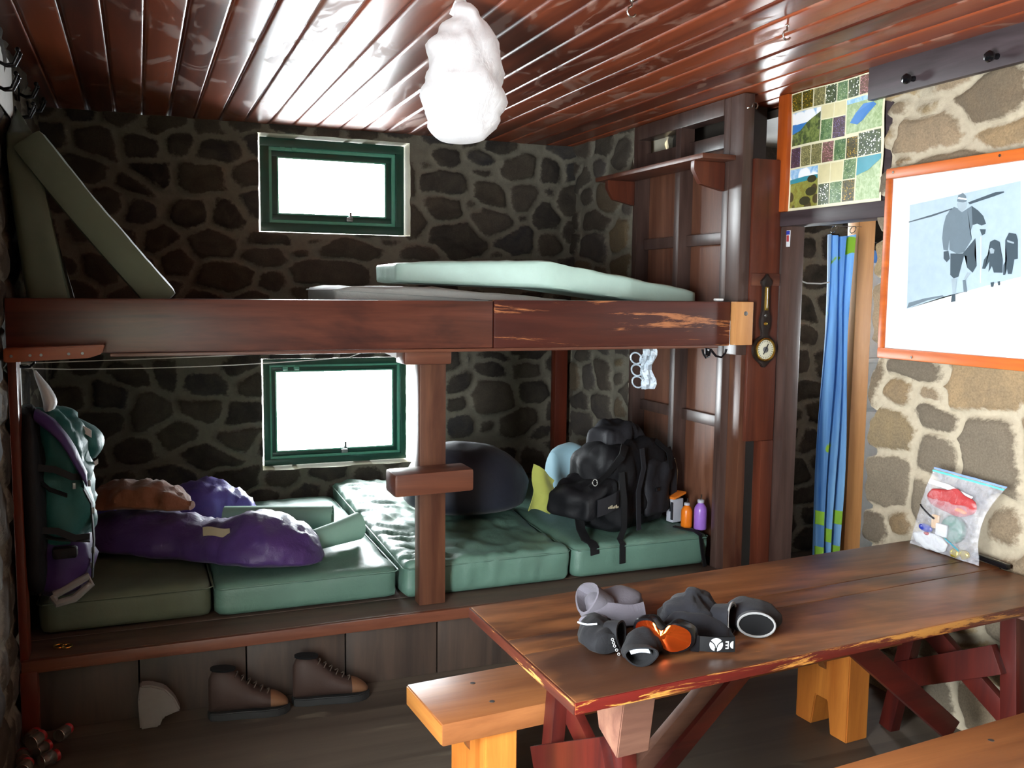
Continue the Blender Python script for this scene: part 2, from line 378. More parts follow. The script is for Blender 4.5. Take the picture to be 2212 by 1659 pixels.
        for i in range(a):
            for j in range(b):
                fs.append(s.face([vert(i, j, 0), vert(i, j+1, 0), vert(i+1, j+1, 0), vert(i+1, j, 0)])); fs.append(s.face([vert(i, j, c), vert(i+1, j, c), vert(i+1, j+1, c), vert(i, j+1, c)]))
        for i in range(a):
            for k in range(c):
                fs.append(s.face([vert(i, 0, k), vert(i+1, 0, k), vert(i+1, 0, k+1), vert(i, 0, k+1)])); fs.append(s.face([vert(i, b, k), vert(i, b, k+1), vert(i+1, b, k+1), vert(i+1, b, k)]))
        for j in range(b):
            for k in range(c):
                fs.append(s.face([vert(0, j, k), vert(0, j, k+1), vert(0, j+1, k+1), vert(0, j+1, k)])); fs.append(s.face([vert(a, j, k), vert(a, j+1, k), vert(a, j+1, k+1), vert(a, j, k+1)]))
        return s
    def vloft(s, levels, seg=28, amp=.012, freq=9, seed=0, power=2.0, rot=0, fn=None, cap=True, sub=4):
        """soft upright body: levels of (z, cx, cy, rx, ry)"""
        L = [np.array(l, float) for l in levels]; S = []
        for i in range(len(L)-1):
            a, b, c, d = L[max(i-1, 0)], L[i], L[i+1], L[min(i+2, len(L)-1)]
            for k in range(sub):
                t = k/sub; S.append(.5*((2*b)+(c-a)*t+(2*a-5*b+4*c-d)*t*t+(3*b-a-3*c+d)*t**3))
        S.append(L[-1]); rings = []; cr_, sr_ = math.cos(rot), math.sin(rot)
        for z, cx, cy, rx, ry in S:
            ring = []
            for k in range(seg):
                a = 2*PI*k/seg; ca, sa = math.cos(a), math.sin(a)
                x = math.copysign(abs(ca)**(2/power), ca)*max(rx, .003); y = math.copysign(abs(sa)**(2/power), sa)*max(ry, .003)
                q = V3((cx+x*cr_-y*sr_, cy+x*sr_+y*cr_, z)); nz = noise.noise(q*freq+V3((seed, 2*seed, 0)))+.5*noise.noise(q*freq*2.4+V3((seed, 0, 7)))
                q += V3((ca*cr_-sa*sr_, ca*sr_+sa*cr_, .3))*nz*amp*min(1, rx/.05)
                ring.append(V3(fn(q)) if fn else q)
            rings.append(ring)
        return s.loft(rings, cap)
    def sheet(s, pts, cols, t=.002):
        """thin cloth or film from a grid of points, given real thickness"""
        n = len(pts)//cols; vs = s.verts(pts); fs = []
        for r in range(n-1):
            for c in range(cols-1): fs.append(s.face([vs[r*cols+c], vs[r*cols+c+1], vs[(r+1)*cols+c+1], vs[(r+1)*cols+c]]))
        bmesh.ops.recalc_face_normals(s.bm, faces=fs); r = bmesh.ops.solidify(s.bm, geom=fs, thickness=t); return s._fin([g for g in r['geom'] if isinstance(g, bmesh.types.BMFace)])
    def build(s, name, mat, parent=None, label=None, cat=None, group=None, kind=None, smooth=True, angle=38):
        me = bpy.data.meshes.new(name)
        if parent is None:
            co = [v.co for v in s.bm.verts]; xs, ys, zs = zip(*[tuple(c) for c in co]); off = V3(((min(xs)+max(xs))/2, (min(ys)+max(ys))/2, min(zs)))
        else: off = wloc(parent)
        bmesh.ops.translate(s.bm, verts=s.bm.verts, vec=-off); s.bm.normal_update(); s.bm.to_mesh(me); s.bm.free()
        for q in (mat if isinstance(mat, (list, tuple)) else [mat]): me.materials.append(M[q] if isinstance(q, str) else q)
        if smooth: me.shade_smooth(); me.set_sharp_from_angle(angle=math.radians(angle))
        o = bpy.data.objects.new(name, me); C.objects.link(o)
        if parent is None: o.location = off
        else: o.parent = parent
        return tag(o, label, cat, group, kind)
def wloc(o):
    v = V3(o.location)
    while o.parent: o = o.parent; v += o.location
    return v
def tag(o, label=None, cat=None, group=None, kind=None):
    for k, v in (('label', label), ('category', cat), ('group', group), ('kind', kind)):
        if v: o[k] = v
    return o
def thing(name, loc, label=None, cat=None, group=None, kind=None):
    o = bpy.data.objects.new(name, None); o.empty_display_size = .1; C.objects.link(o); o.location = loc; return tag(o, label, cat, group, kind)
def copy_tree(o, parent=None):
    c = o.copy(); C.objects.link(c)
    if parent: c.parent = parent
    for ch in list(o.children): copy_tree(ch, c)
    return c
def B(name, mat, lo, hi, parent=None, bev=.004, **kw): return MB().box(lo, hi, bev).build(name, mat, parent, **kw)
def arc(c, r, a0, a1, u, v, n=10): return [V3(c)+V3(u)*r*math.cos(a0+(a1-a0)*i/n)+V3(v)*r*math.sin(a0+(a1-a0)*i/n) for i in range(n+1)]
# ------------------------------------------------------------------ the room
BACK_STONES = [(1.84,2.53,0.092,0.069),(2.09,2.54,0.114,0.052),(2.33,2.52,0.124,0.083),(2.56,2.51,0.081,0.084),(1.69,2.45,0.054,0.028),(2.09,2.44,0.076,0.023),(1.82,2.36,0.154,0.069),(2.14,2.32,0.115,0.070),(2.40,2.32,0.092,0.090),(2.58,2.36,0.054,0.048),(1.61,2.36,0.042,0.102),(1.64,2.12,0.072,0.109),(1.82,2.22,0.123,0.069),(2.01,2.23,0.057,0.041),(2.14,2.15,0.129,0.089),(2.37,2.20,0.059,0.036),(2.54,2.20,0.101,0.109),(1.89,2.01,0.176,0.094),(2.32,2.03,0.158,0.096),(2.54,2.01,0.095,0.085),(2.19,1.95,0.091,0.030),(1.69,1.92,0.134,0.058),(1.23,1.94,0.185,0.056),(0.90,1.92,0.077,0.033),(0.69,1.88,0.123,0.060),(1.08,1.79,0.228,0.078),(1.49,1.80,0.119,0.063),(0.72,1.98,0.124,0.038),(0.99,1.99,0.067,0.022),(1.45,2.00,0.094,0.028),(1.65,1.82,0.048,0.070),(0.73,1.73,0.097,0.066),(1.00,1.67,0.135,0.045),(1.92,1.11,0.095,0.071),(2.17,1.19,0.119,0.046),(2.00,1.24,0.024,0.039),(2.16,1.01,0.158,0.105),(2.43,1.19,0.138,0.066),(2.46,1.03,0.131,0.087),(1.90,0.97,0.068,0.058),(1.93,0.81,0.089,0.072),(2.12,0.81,0.066,0.040),(2.34,0.83,0.137,0.087),(2.52,0.90,0.022,0.030),(2.58,0.88,0.044,0.074),(2.21,1.28,0.141,0.026),(2.61,1.22,0.088,0.080),(2.54,0.74,0.088,0.054),(0.17,0.85,0.129,0.088),(0.37,1.13,0.120,0.075),(0.33,1.00,0.120,0.088),(0.02,0.99,0.126,0.123),(-0.16,1.07,0.123,0.097),(-0.04,1.20,0.124,0.073),(0.39,0.70,0.158,0.077),(-0.05,0.77,0.137,0.074),(-0.24,0.90,0.133,0.109),(0.14,1.22,0.069,0.111),(-0.30,0.71,0.110,0.085)]
PIER_STONES = [(5.64,1.13,0.105,0.087),(5.48,1.28,0.114,0.045),(5.39,1.13,0.104,0.084),(5.21,1.18,0.105,0.088),(5.24,0.98,0.132,0.095),(5.54,0.97,0.159,0.059),(5.00,1.17,0.086,0.048),(5.01,1.00,0.087,0.061),(5.49,0.82,0.185,0.092),(5.22,0.83,0.093,0.051),(5.01,1.30,0.074,0.036),(5.58,2.61,0.134,0.066),(5.28,2.60,0.122,0.068),(5.05,2.54,0.136,0.077),(5.54,2.42,0.133,0.066),(5.47,2.31,0.079,0.065),(5.19,2.29,0.131,0.079),(5.33,2.15,0.174,0.058),(5.71,2.18,0.113,0.062),(5.69,2.03,0.112,0.074),(5.38,1.98,0.177,0.082),(5.04,2.03,0.114,0.122),(4.95,2.21,0.067,0.055)]
RIGHT_STONES = [(3.11,1.33,0.024,0.103),(2.90,1.40,0.135,0.040),(2.96,1.29,0.082,0.053),(2.80,1.31,0.076,0.034),(2.54,1.35,0.158,0.100),(2.77,1.20,0.114,0.056),(2.99,1.12,0.120,0.089),(2.76,1.05,0.095,0.084),(3.02,0.93,0.122,0.102),(2.52,1.10,0.135,0.153),(2.80,0.86,0.063,0.097),(3.10,0.71,0.057,0.086),(2.94,0.76,0.067,0.047),(2.41,0.83,0.074,0.078),(3.07,2.48,0.064,0.032),(2.90,2.45,0.069,0.031),(3.10,2.38,0.027,0.061),(2.87,2.34,0.157,0.085),(2.63,2.42,0.127,0.090),(2.58,2.28,0.136,0.064),(3.02,2.25,0.089,0.024),(3.10,2.20,0.028,0.074),(3.10,2.04,0.028,0.062)]

def stone_wall(name, axis, const, inward, u0, u1, v0, v1, seeds, mat, tones, holes=(), res=.013, relief=.022, thick=.25, size=.13, seed=1, ragged=None, kind='structure', fill=1.3):
    rim = 1 if ragged is None else 0
    """stone-and-mortar wall: relief modelled in the mesh, stone borders and stone colours kept as attributes"""
    rng = np.random.default_rng(seed); random.seed(seed)
    us = np.arange(u0, u1+res*.5, res); vz = np.arange(v0, v1+res*.5, res); us[-1] = u1; vz[-1] = v1
    for h in holes:
        for arr, vals in ((us, h[:2]), (vz, h[2:])):
            for q in vals: arr[np.argmin(abs(arr-q))] = q
    S = [tuple(s) for s in seeds]
    for u in np.arange(u0-size, u1+size, size*1.75):
        for i, v in enumerate(np.arange(v0-size, v1+size, size*1.35)):
            uu = u+rng.uniform(-.55, .55)*size+(i % 2)*size*.8; vv = v+rng.uniform(-.4, .4)*size
            a = size*rng.uniform(.75, 1.25); b = size*rng.uniform(.5, .85)
            if all(((uu-s[0])/(s[2]+a*.62))**2+((vv-s[1])/(s[3]+b*.62))**2 > 1 for s in S[:len(seeds)]): S.append((uu, vv, a, b))
    S = np.array(S); U, W_ = np.meshgrid(us, vz, indexing='ij'); nu, nv = U.shape
    wu = np.zeros_like(U); wv = np.zeros_like(U)
    for f, a in ((6, .018), (15, .010), (34, .006)):
        p = rng.uniform(0, 6.28, 6)
        wu += a*(np.sin(U*f+p[0]+1.7*np.sin(W_*f*.9+p[1]))+np.sin(W_*f*1.1+p[2]))*.6; wv += a*(np.sin(W_*f*1.05+p[3]+1.5*np.sin(U*f*.8+p[4]))+np.sin(U*f*.95+p[5]))*.6
    d1 = np.full(U.shape, 9.); d2 = np.full(U.shape, 9.); idx = np.zeros(U.shape, int)
    for k, (a, b, ra, rb) in enumerate(S):
        x = abs((U+wu-a)/ra); y = abs((W_+wv-b)/rb); d = (x**2.6+y**2.6)**(1/2.6)
        lt = d < d1; d2 = np.where(lt, d1, np.minimum(d2, d)); idx = np.where(lt, k, idx); d1 = np.where(lt, d, d1)
    sz = np.sqrt(S[:, 2]*S[:, 3])[idx]
    e = np.minimum(.5*(d2-d1), fill-d1)*sz
    tl = np.array([hx(t)[:3] for t in tones]); tid = rng.integers(0, len(tl), len(S)); tv = tl[tid]*rng.uniform(.75, 1.25, (len(S), 1)); tone = tv[idx]
    hgt = np.clip((e-.004)/.03, 0, 1); hgt = hgt*hgt*(3-2*hgt)*relief*(.6+.6*rng.random(len(S)))[idx]
    tilt = rng.uniform(-.25, .25, (len(S), 2)); hgt += np.where(e > .01, (tilt[idx, 0]*(U-S[idx, 0])+tilt[idx, 1]*(W_-S[idx, 1]))*.25, 0)
    hgt += .004*np.sin(U*23+3*np.sin(W_*17))*np.sin(W_*29)
    hgt = np.clip(hgt, -.012, relief*1.35)
    inside = np.ones((nu-1, nv-1), bool); hm = np.zeros(U.shape, bool)
    uc = (us[:-1]+us[1:])/2; vc = (vz[:-1]+vz[1:])/2
    for h in holes: inside &= ~((uc[:, None] > h[0]) & (uc[:, None] < h[1]) & (vc[None] > h[2]) & (vc[None] < h[3]))
    if ragged is not None:
        g = np.clip(1-abs(U-ragged)/.06, 0, 1); U = U+g*(np.where(e > .012, .012, -.020)+.006*np.sin(W_*60))
    pts = np.zeros((nu*nv, 3)); off = const+inward*hgt.ravel()
    if axis == 'Y': pts[:, 0] = U.ravel(); pts[:, 1] = off
    else: pts[:, 0] = off; pts[:, 1] = U.ravel()
    pts[:, 2] = W_.ravel()
    I, J = np.nonzero(inside); q = np.stack([I*nv+J, (I+1)*nv+J, (I+1)*nv+J+1, I*nv+J+1], 1)
    if (axis == 'Y') == (inward > 0): q = q[:, ::-1]
    me = bpy.data.meshes.new(name); me.from_pydata(pts.tolist(), [], q.tolist())
    me.attributes.new('edge', 'FLOAT', 'POINT').data.foreach_set('value', e.ravel().astype(np.float32))
    ca = me.attributes.new('tone', 'FLOAT_COLOR', 'POINT'); ca.data.foreach_set('color', np.concatenate([tone.reshape(-1, 3), np.ones((nu*nv, 1))], 1).ravel().astype(np.float32))
    bm = bmesh.new(); bm.from_mesh(me); bmesh.ops.delete(bm, geom=[v for v in bm.verts if not v.link_faces], context='VERTS')
    r = bmesh.ops.extrude_edge_only(bm, edges=[x for x in bm.edges if x.is_boundary]); nvs = [g for g in r['geom'] if isinstance(g, bmesh.types.BMVert)]
    for v in nvs: v.co += V3((0, -inward*thick, 0) if axis == 'Y' else (-inward*thick, 0, 0))
    for g in r['geom']:
        if isinstance(g, bmesh.types.BMFace): g.material_index = rim; g.smooth = ragged is not None
    bm.to_mesh(me); bm.free()
    me.materials.append(M[mat]); me.materials.append(M['mortar'])
    for p_ in me.polygons:
        if p_.material_index == 0: p_.use_smooth = True
    me.set_sharp_from_angle(angle=math.radians(70))
    o = bpy.data.objects.new(name, me); C.objects.link(o)
    return tag(o, kind=kind)

DARK = ['3a3634', '443d38', '38383c', '4a423a', '302c2c', '4d4640']
TAN = ['a38d72', '97836a', '877a68', 'ae9670', '7a6e5e', 'a08664']
BR = ['5a5048', '6b5c4a', '4c4640', '75654c', '544e4c']
# window wall at the far end, with the two window openings
stone_wall('wall_back', 'Y', 5.7, -1, -.62, 2.85, 0, 2.66, BACK_STONES, 'stone_dark', DARK, [(.68, 1.60, 2.035, 2.61), (.68, 1.65, .60, 1.28)], seed=3, thick=.28)
stone_wall('wall_right', 'X', 2.97, -1, -2.4, 3.12, 0, 2.66, RIGHT_STONES, 'stone_light', TAN, res=.014, relief=.026, seed=5, thick=.21, size=.17, ragged=3.12, fill=1.5)
stone_wall('wall_pier', 'X', 2.74, -1, 4.86, 5.7, 0, 2.66, PIER_STONES, 'stone_dark', BR, seed=8, thick=.2)
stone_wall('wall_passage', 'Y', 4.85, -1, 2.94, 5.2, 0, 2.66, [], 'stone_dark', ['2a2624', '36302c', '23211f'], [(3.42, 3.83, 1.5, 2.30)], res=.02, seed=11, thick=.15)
stone_wall('wall_left', 'X', -.47, 1, -2.4, 5.7, 0, 2.66, [], 'stone_dark', DARK, [(.60, 1.65, .35, 2.0)], res=.024, seed=13, thick=.25)
stone_wall('wall_rear', 'Y', -2.4, 1, -.7, 3.2, 0, 2.66, [], 'stone_light', TAN, res=.03, seed=15, thick=.25)
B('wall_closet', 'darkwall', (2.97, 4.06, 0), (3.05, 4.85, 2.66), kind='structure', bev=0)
B('wall_kitchen_east', 'plaster', (5.2, .6, 0), (5.35, 2.45, 2.66), kind='structure', bev=0)
B('wall_kitchen_east', 'plaster', (5.2, 2.85, 0), (5.35, 4.95, 2.66), kind='structure', bev=0)
B('wall_kitchen_east', 'plaster', (5.2, 2.45, 0), (5.35, 2.85, 1.3), kind='structure', bev=0)
B('wall_kitchen_east', 'plaster', (5.2, 2.45, 1.8), (5.35, 2.85, 2.66), kind='structure', bev=0)
B('wall_kitchen_west', 'plaster', (3.185, .6, 0), (3.2, 3.10, 2.66), kind='structure', bev=0)
B('wall_kitchen_south', 'plaster', (3.2, .5, 0), (5.35, .6, 2.66), kind='structure', bev=0)
B('floor', 'floor', (-.75, -2.7, -.12), (5.4, 5.98, 0), kind='structure', bev=0)
# tongue-and-groove ceiling: one profile of boards run from front to back
def ceiling():
    m = MB(); pr = []; x = -.776; z = 2.66
    while x < 5.4:
        pr += [(x+.004, z+.010), (x+.0065, z+.004), (x+.011, z+.0008), (x+.018, z), (x+.124, z), (x+.129, z+.0012), (x+.133, z+.005), (x+.1345, z+.010)]; x += .138
    ys = [-2.66, 1, 3, 4.5, 5.98]
    rows = [m.verts([(a, y, b+.002*noise.noise(V3((a*3, y, 0)))) for a, b in pr]) for y in ys]
    for r0, r1 in zip(rows, rows[1:]):
        for i in range(len(pr)-1): m.face([r0[i], r1[i], r1[i+1], r0[i+1]])
    m.box((-.776, -2.66, 2.672), (5.45, 5.98, 2.74), 0)
    return m.build('ceiling', 'ceil', kind='structure', angle=50)
ceiling()
B('passage_shade_board', 'darkwall', (3.06, 3.84, 2.60), (5.2, 4.82, 2.64), kind='structure', bev=0)  # dark board added under the ceiling to darken the gap above the end panel
def window(n, x0, x1, z0, z1, latch, k=1.0):
    """dark green frame, lighter green sash, pane"""
    r = thing('window_%d' % n, ((x0+x1)/2, 5.84, z0), kind='structure'); y = 5.80
    def rect(name, mat, a0, a1, b0, b1, wd, ya, yb):
        m = MB()
        m.box((a0, ya, b0), (a1, yb, b0+wd), .004).box((a0, ya, b1-wd), (a1, yb, b1), .004).box((a0, ya, b0+wd-.002), (a0+wd, yb, b1-wd+.002), .004).box((a1-wd, ya, b0+wd-.002), (a1, yb, b1-wd+.002), .004); return m.build(name, mat, r)
    rect('window_frame', 'greenframe', x0, x1, z0, z1, .052*k, y-.02, y+.09)
    rect('window_stop', 'greensash', x0+.05*k, x1-.05*k, z0+.05*k, z1-.05*k, .022*k, y+.005, y+.075)
    rect('window_sash', 'greenframe', x0+.071*k, x1-.071*k, z0+.071*k, z1-.071*k, .035*k, y+.025, y+.07)
    rect('glazing_bead', 'greensash', x0+.105*k, x1-.105*k, z0+.105*k, z1-.105*k, .010, y+.02, y+.06)
    B('window_pane', 'glass', (x0+.1*k, y+.045, z0+.1*k), (x1-.1*k, y+.049, z1-.1*k), r, 0)
    xc = (x0+x1)/2+latch
    MB().box((xc-.02, y-.005, z0+.075*k), (xc+.02, y+.03, z0+.025+.075*k), .004).box((xc-.008, y-.03, z0+.085), (xc+.008, y, z0+.13), .003).build('window_latch', 'dull_steel', r)
    m = MB()
    for q in (.12, .19): m.box((x0+q, y-.012, z1-.07), (x0+q+.03, y+.03, z1-.045), .003)
    m.build('window_hinge', 'greensash', r)
window(1, .70, 1.585, 2.045, 2.60, .10); window(2, .70, 1.60, .61, 1.27, .05, .72)
# header over the doorway to the kitchen
B('trim_header', 'lintel', (2.965, 3.10, 2.08), (3.03, 3.80, 2.66), kind='structure')
B('trim_lintel', 'lintel', (2.935, 3.08, 2.03), (3.06, 3.82, 2.10), kind='structure', bev=.006)
B('trim_orange', 'orange', (2.925, 3.735, 2.10), (2.968, 3.81, 2.66), kind='structure', bev=.006)
B('trim_jamb', 'studgrey', (2.95, 3.705, 0), (3.03, 3.80, 2.03), kind='structure', bev=.005)
B('trim_threshold', 'platform', (2.94, 3.1, 0), (3.2, 3.74, .012), kind='structure')
B('trim_passage_post', 'pale', (3.67, 4.04, 0), (3.785, 4.13, 2.66), kind='structure', bev=.005)
B('trim_passage_rail', 'white', (3.06, 4.50, 2.405), (3.40, 4.56, 2.44), kind='structure')
B('trim_corner_batten', 'lpost', (2.575, 5.60, 0), (2.665, 5.67, 1.555), kind='structure', bev=.005)
# ------------------------------------------------------------------ the bunk platform
bunk = thing('bunk_bed', (1.15, 3.85, 0), 'long two-tier wooden bunk with dark red-brown front beam along the window wall', 'bunk bed')
B('front_beam', 'beam', (-.445, 3.78, 1.452), (1.436, 3.86, 1.657), bunk, .008, label='smooth left length of the front beam')
B('front_beam', 'beam_worn', (1.440, 3.778, 1.447), (2.668, 3.86, 1.662), bunk, .008, label='scuffed right length of the front beam')
B('beam_batten', 'bar', (-.1, 3.772, 1.438), (2.6, 3.86, 1.452), bunk, .004)
eb = B('end_block', 'pale', (2.672, 3.74, 1.452), (2.772, 3.788, 1.662), bunk, .005, label='pale bare pine block on the beam end')
MB().lathe((2.728, 3.741, 1.605), (0, -1, 0), [(0, 0), (.012, 0), (.010, .003), (0, .004)], 14).build('screw', 'dull_steel', eb)
for i in range(8):
    y = 3.862+i*.225; B('upper_board', 'platform', (-.44, y, 1.56), (2.70, y+.220, 1.597), bunk, .004)
for x in (.0, .62, 1.7, 2.3): B('joist', 'lpost', (x, 3.87, 1.47), (x+.06, 5.65, 1.56), bunk, .004)
MB().box((1.128, 3.862, .30), (1.250, 3.94, 1.395), .007).build('support_post', 'post', bunk)
B('post_cap', 'bar', (1.045, 3.80, 1.383), (1.255, 3.95, 1.450), bunk, .010)
MB().box((.975, 3.70, .838), (1.325, 3.862, .935), .014, fn=lambda p: (p.x, p.y, p.z+(p.x-1.15)*.02)).build('step_bar', 'bar', bunk)
MB().box((-.446, 3.80, 0), (-.415, 3.90, 1.452), .006).build('left_post', 'lpost', bunk)
B('left_post_foot', 'lpost', (-.446, 3.77, 0), (-.385, 3.91, .26), bunk, .008)
lg = MB().prism([(-.445, 3.70, 1.428), (-.17, 3.70, 1.44), (-.125, 3.70, 1.455), (-.115, 3.70, 1.488), (-.445, 3.70, 1.478)], (0, .075, 0), .004).build('ledge', 'ledge', bunk, label='orange-brown ledge with screws under the beam')
for x in (-.42, -.36, -.325, -.235, -.19): MB().lathe((x, 3.701, 1.45+(x+.46)*.03), (0, -1, 0), [(0, 0), (.006, 0), (.005, .002), (0, .002)], 10).build('screw', 'dull_steel', lg)
for i in range(9):
    y = 3.80+i*.205; B('lower_board', 'platform', (-.44, y, .258), (2.71, y+.201, .299), bunk, .004)
B('lower_lip', 'lip', (-.44, 3.775, .250), (2.71, 3.80, .299), bunk, .005)
for i in range(8):
    x = -.44+i*.41; B('kick_board', 'kick', (x, 3.815, .0), (min(x+.404, 2.71), 3.84, .252), bunk, .003)

# ------------------------------------------------------------------ stud partition at the right end of the bunk
part = thing('stud_partition', (2.76, 4.35, 0), 'dark wooden stud partition with plywood panels at the right end of the bunk', 'partition')
for y in (3.90, 4.345, 4.80): B('stud', 'studgrey', (2.715, y, .30 if y > 4 else .0), (2.80, y+.055, 2.655), part, .005)
B('header', 'studgrey', (2.712, 3.955, 2.575), (2.80, 4.80, 2.655), part, .004)
for a, b in ((3.955, 4.345), (4.40, 4.80)):
    B('panel', 'ply', (2.795, a, .30), (2.815, b, 2.50), part, .002)
    B('panel_rail', 'studgrey', (2.765, a, 2.43), (2.797, b, 2.50), part, .003)
    B('noggin', 'studgrey', (2.765, a, 1.95), (2.797, b, 2.01), part, .004)
    B('noggin', 'studgrey', (2.765, a, 1.01), (2.797, b, 1.07), part, .004)
B('post', 'studgrey', (2.715, 3.79, 1.40), (2.775, 3.90, 2.655), part, .006)
B('post', 'post', (2.755, 3.80, 0), (2.80, 3.90, 1.46), part, .006)
B('end_panel', 'panel', (2.775, 3.775, .97), (2.945, 3.80, 2.35), part, .005)
B('end_panel_batten', 'bar', (2.778, 3.768, 1.74), (2.942, 3.776, 1.80), part, .002)
B('panel_leg', 'panel', (2.875, 3.775, 0), (2.948, 3.84, .97), part, .005)
shelf = thing('wall_shelf', (2.62, 4.4, 2.36), 'narrow plank shelf on chamfered brackets across the partition studs', 'shelf')
B('shelf_board', 'bar', (2.525, 3.845, 2.345), (2.714, 4.97, 2.37), shelf, .004)
for y in (4.83, 3.93): MB().prism([(2.714, y, 2.344), (2.535, y, 2.344), (2.535, y, 2.30), (2.575, y, 2.235), (2.714, y, 2.205)], (0, .035, 0), .003).build('bracket', 'panel', shelf)

# ------------------------------------------------------------------ mattresses
def mattress(name, lo, hi, mat, label, group, r=.035, amp=.006, seed=0, fn=None, seam=True, n=(16, 36, 6)):
    t = thing(name, ((lo[0]+hi[0])/2, (lo[1]+hi[1])/2, lo[2]), label, 'mattress', group)
    MB().soft(lo, hi, r, n, amp, 8, seed, fn).build('cover', mat, t, angle=60)
    if seam:
        z = lo[2]+(hi[2]-lo[2])*.86; e = .004; x0, x1, y0, y1 = lo[0]-e, hi[0]+e, lo[1]-e, hi[1]+e
        m = MB(); q = [(x0+r*.6, y0, z), (x1-r*.6, y0, z), (x1, y0+r*.6, z), (x1, y1-r*.6, z), (x1-r*.6, y1, z), (x0+r*.6, y1, z), (x0, y1-r*.6, z), (x0, y0+r*.6, z), (x0+r*.6, y0, z)]
        if fn: q = [fn(V3(p)) for p in q]
        m.tube(q, .0035, 5); m.build('piping', mat, t)
    return t
G = 'green mattresses on the lower bunk'
mattress('mattress', (-.40, 4.03, .30), (.262, 5.58, .452), 'mat_olive', 'dark green mattress under the purple sleeping bag, leftmost on the lower bunk', G, seed=1)
mattress('mattress', (.275, 4.00, .30), (1.07, 5.60, .448), 'mat_green', 'green mattress under the lower window, left of the bunk post', G, seed=2, amp=.009)
def puffed(p):
    z = p.z
    if z > .40:
        e = math.exp(-((p.x-1.20)/.20)**2)*min(1, max(0, (z-.40)/.06)); k = noise.noise(V3((p.x*2, p.y*3, 7)))
        z += .045*min(1, max(0, (p.y-4.3)/1.0))+e*(.0065*math.sin(p.y*52+p.x*46+5*k)+.0035*math.sin(p.y*97+p.x*60+9*k))
    return (p.x, p.y, z)
mattress('mattress', (1.092, 3.965, .30), (1.918, 5.66, .468), 'mat_green', 'wrinkled green mattress behind the bunk post with the dark blue bag on it', G, seed=5, amp=.015, fn=puffed, n=(44, 120, 6))
mattress('mattress', (1.94, 3.962, .30), (2.71, 5.60, .47), 'mat_green', 'green mattress under the black backpack, rightmost on the lower bunk', G, seed=9)
G2 = 'mattresses on the upper bunk'
def slump(p): return (p.x, p.y, p.z-.065*max(0, (p.x-1.25)/.75) if p.z > 1.64 else p.z)
mattress('mattress', (.775, 3.92, 1.598), (1.985, 4.62, 1.713), 'mat_grey', 'pale grey wrinkled mattress lying flat on the upper bunk below the green one', G2, .03, .010, 12, slump)
def propped(p):
    # local slab x 0..1.6, y 0...7, z 0...13 : corner toward the room, right half slumping over the one beneath
    x, y, z = p
    if x < .70: q = V3((1.135+.635*x/.70, 4.28-.34*x/.70, 1.735-.02*x/.70)); lift = .095+.035*x/.70
    else:
        t = (x-.70)/.9; q = V3((1.77+.90*t, 3.94+.14*t, 1.715-.10*t)); lift = .13-.035*t
    q.z += lift*z/.13-.0; q += V3((.02, .50, 0))*(y/.7)
    return (q.x, q.y, q.z)
t = thing('mattress', (1.9, 4.2, 1.6), 'mint green mattress propped askew on top of the grey one on the upper bunk', 'mattress', G2)
MB().soft((0, 0, 0), (1.6, .7, .13), .022, (40, 16, 6), .006, 9, 21, propped).build('cover', 'mat_pale', t, angle=60)
def leaner(p0, ang, th, ln, y0, wd, label, seed, mat, shear=0, slant=0):
    t = thing('mattress', (p0[0], y0, p0[1]), label, 'mattress', G2); ca, sa = math.cos(ang), math.sin(ang)
    def fn(p):
        s_ = .012*math.sin(p.x*3.2+seed); x = p.x+(p.x/ln)**3*(shear*p.y+slant*(th-p.z))
        return (p0[0]-x*ca+(p.z+s_)*sa, y0+p.y, p0[1]+x*sa+(p.z+s_)*ca)
    MB().soft((0, 0, 0), (ln, wd, th), .02, (30, 12, 5), .004, 8, seed, fn).build('cover', mat, t, angle=60); return t
leaner((.052, 1.60), math.radians(53), .125, .78, 3.96, .60, 'olive green mattress leaning steeply over at the left end of the upper bunk', 3, 'mat_olive')
def upright(p):
    # local slab: x thickness 0..1 from the wall side, y depth, z height 0..1
    xr = -.235-.11*p.z-.22*p.y*p.z; th = .155-.05*p.z; x = xr-th*(1-p.x/.14)
    return (max(x, -.438+.004*p.x), 3.985+p.y, 1.600+p.z*(.66+.38*p.y)+.02*p.z*(p.x/.14))
t = thing('mattress', (-.32, 4.2, 1.60), 'upright olive green mattress in the corner that the steep one leans against', 'mattress', G2)
MB().soft((0, 0, 0), (.14, .42, 1), .02, (6, 12, 30), .002, 8, 4, upright).build('cover', 'mat_olive', t, angle=60)

# ------------------------------------------------------------------ table and benches
TA = math.radians(4.2); TU = V3((math.cos(TA), math.sin(TA), 0)); TV = V3((-.014, .73, 0))/.73; TO = V3((.958, 1.94, 0))
def T(u, v, z): return TO+TU*u+TV*v+V3((0, 0, z))
table = thing('trestle_table', T(1.0, .36, 0), 'long worn brown trestle table with chipped red edges, one end against the stone wall', 'table')
def slab(name, mat, u0, u1, v0, v1, z0, z1, parent, bev=.004, **kw):
    return MB().hexa([T(u0, v0, z0), T(u1, v0, z0), T(u1, v1, z0), T(u0, v1, z0), T(u0, v0, z1), T(u1, v0, z1), T(u1, v1, z1), T(u0, v1, z1)], bev).build(name, mat, parent, **kw)
L = 1.975
for v0, v1, u1 in ((0, .318, L-.02), (.321, .428, L-.005), (.431, .73, L)): slab('table_board', 'table', .003, u1, v0, v1, .676, .71, table, .005)
slab('table_edge', 'edge_red', 0, L-.02, -.004, .001, .678, .7075, table, .001, label='chipped dark red long edge')
slab('table_end', 'edge_end', -.003, .004, .0, .73, .677, .707, table, .001)
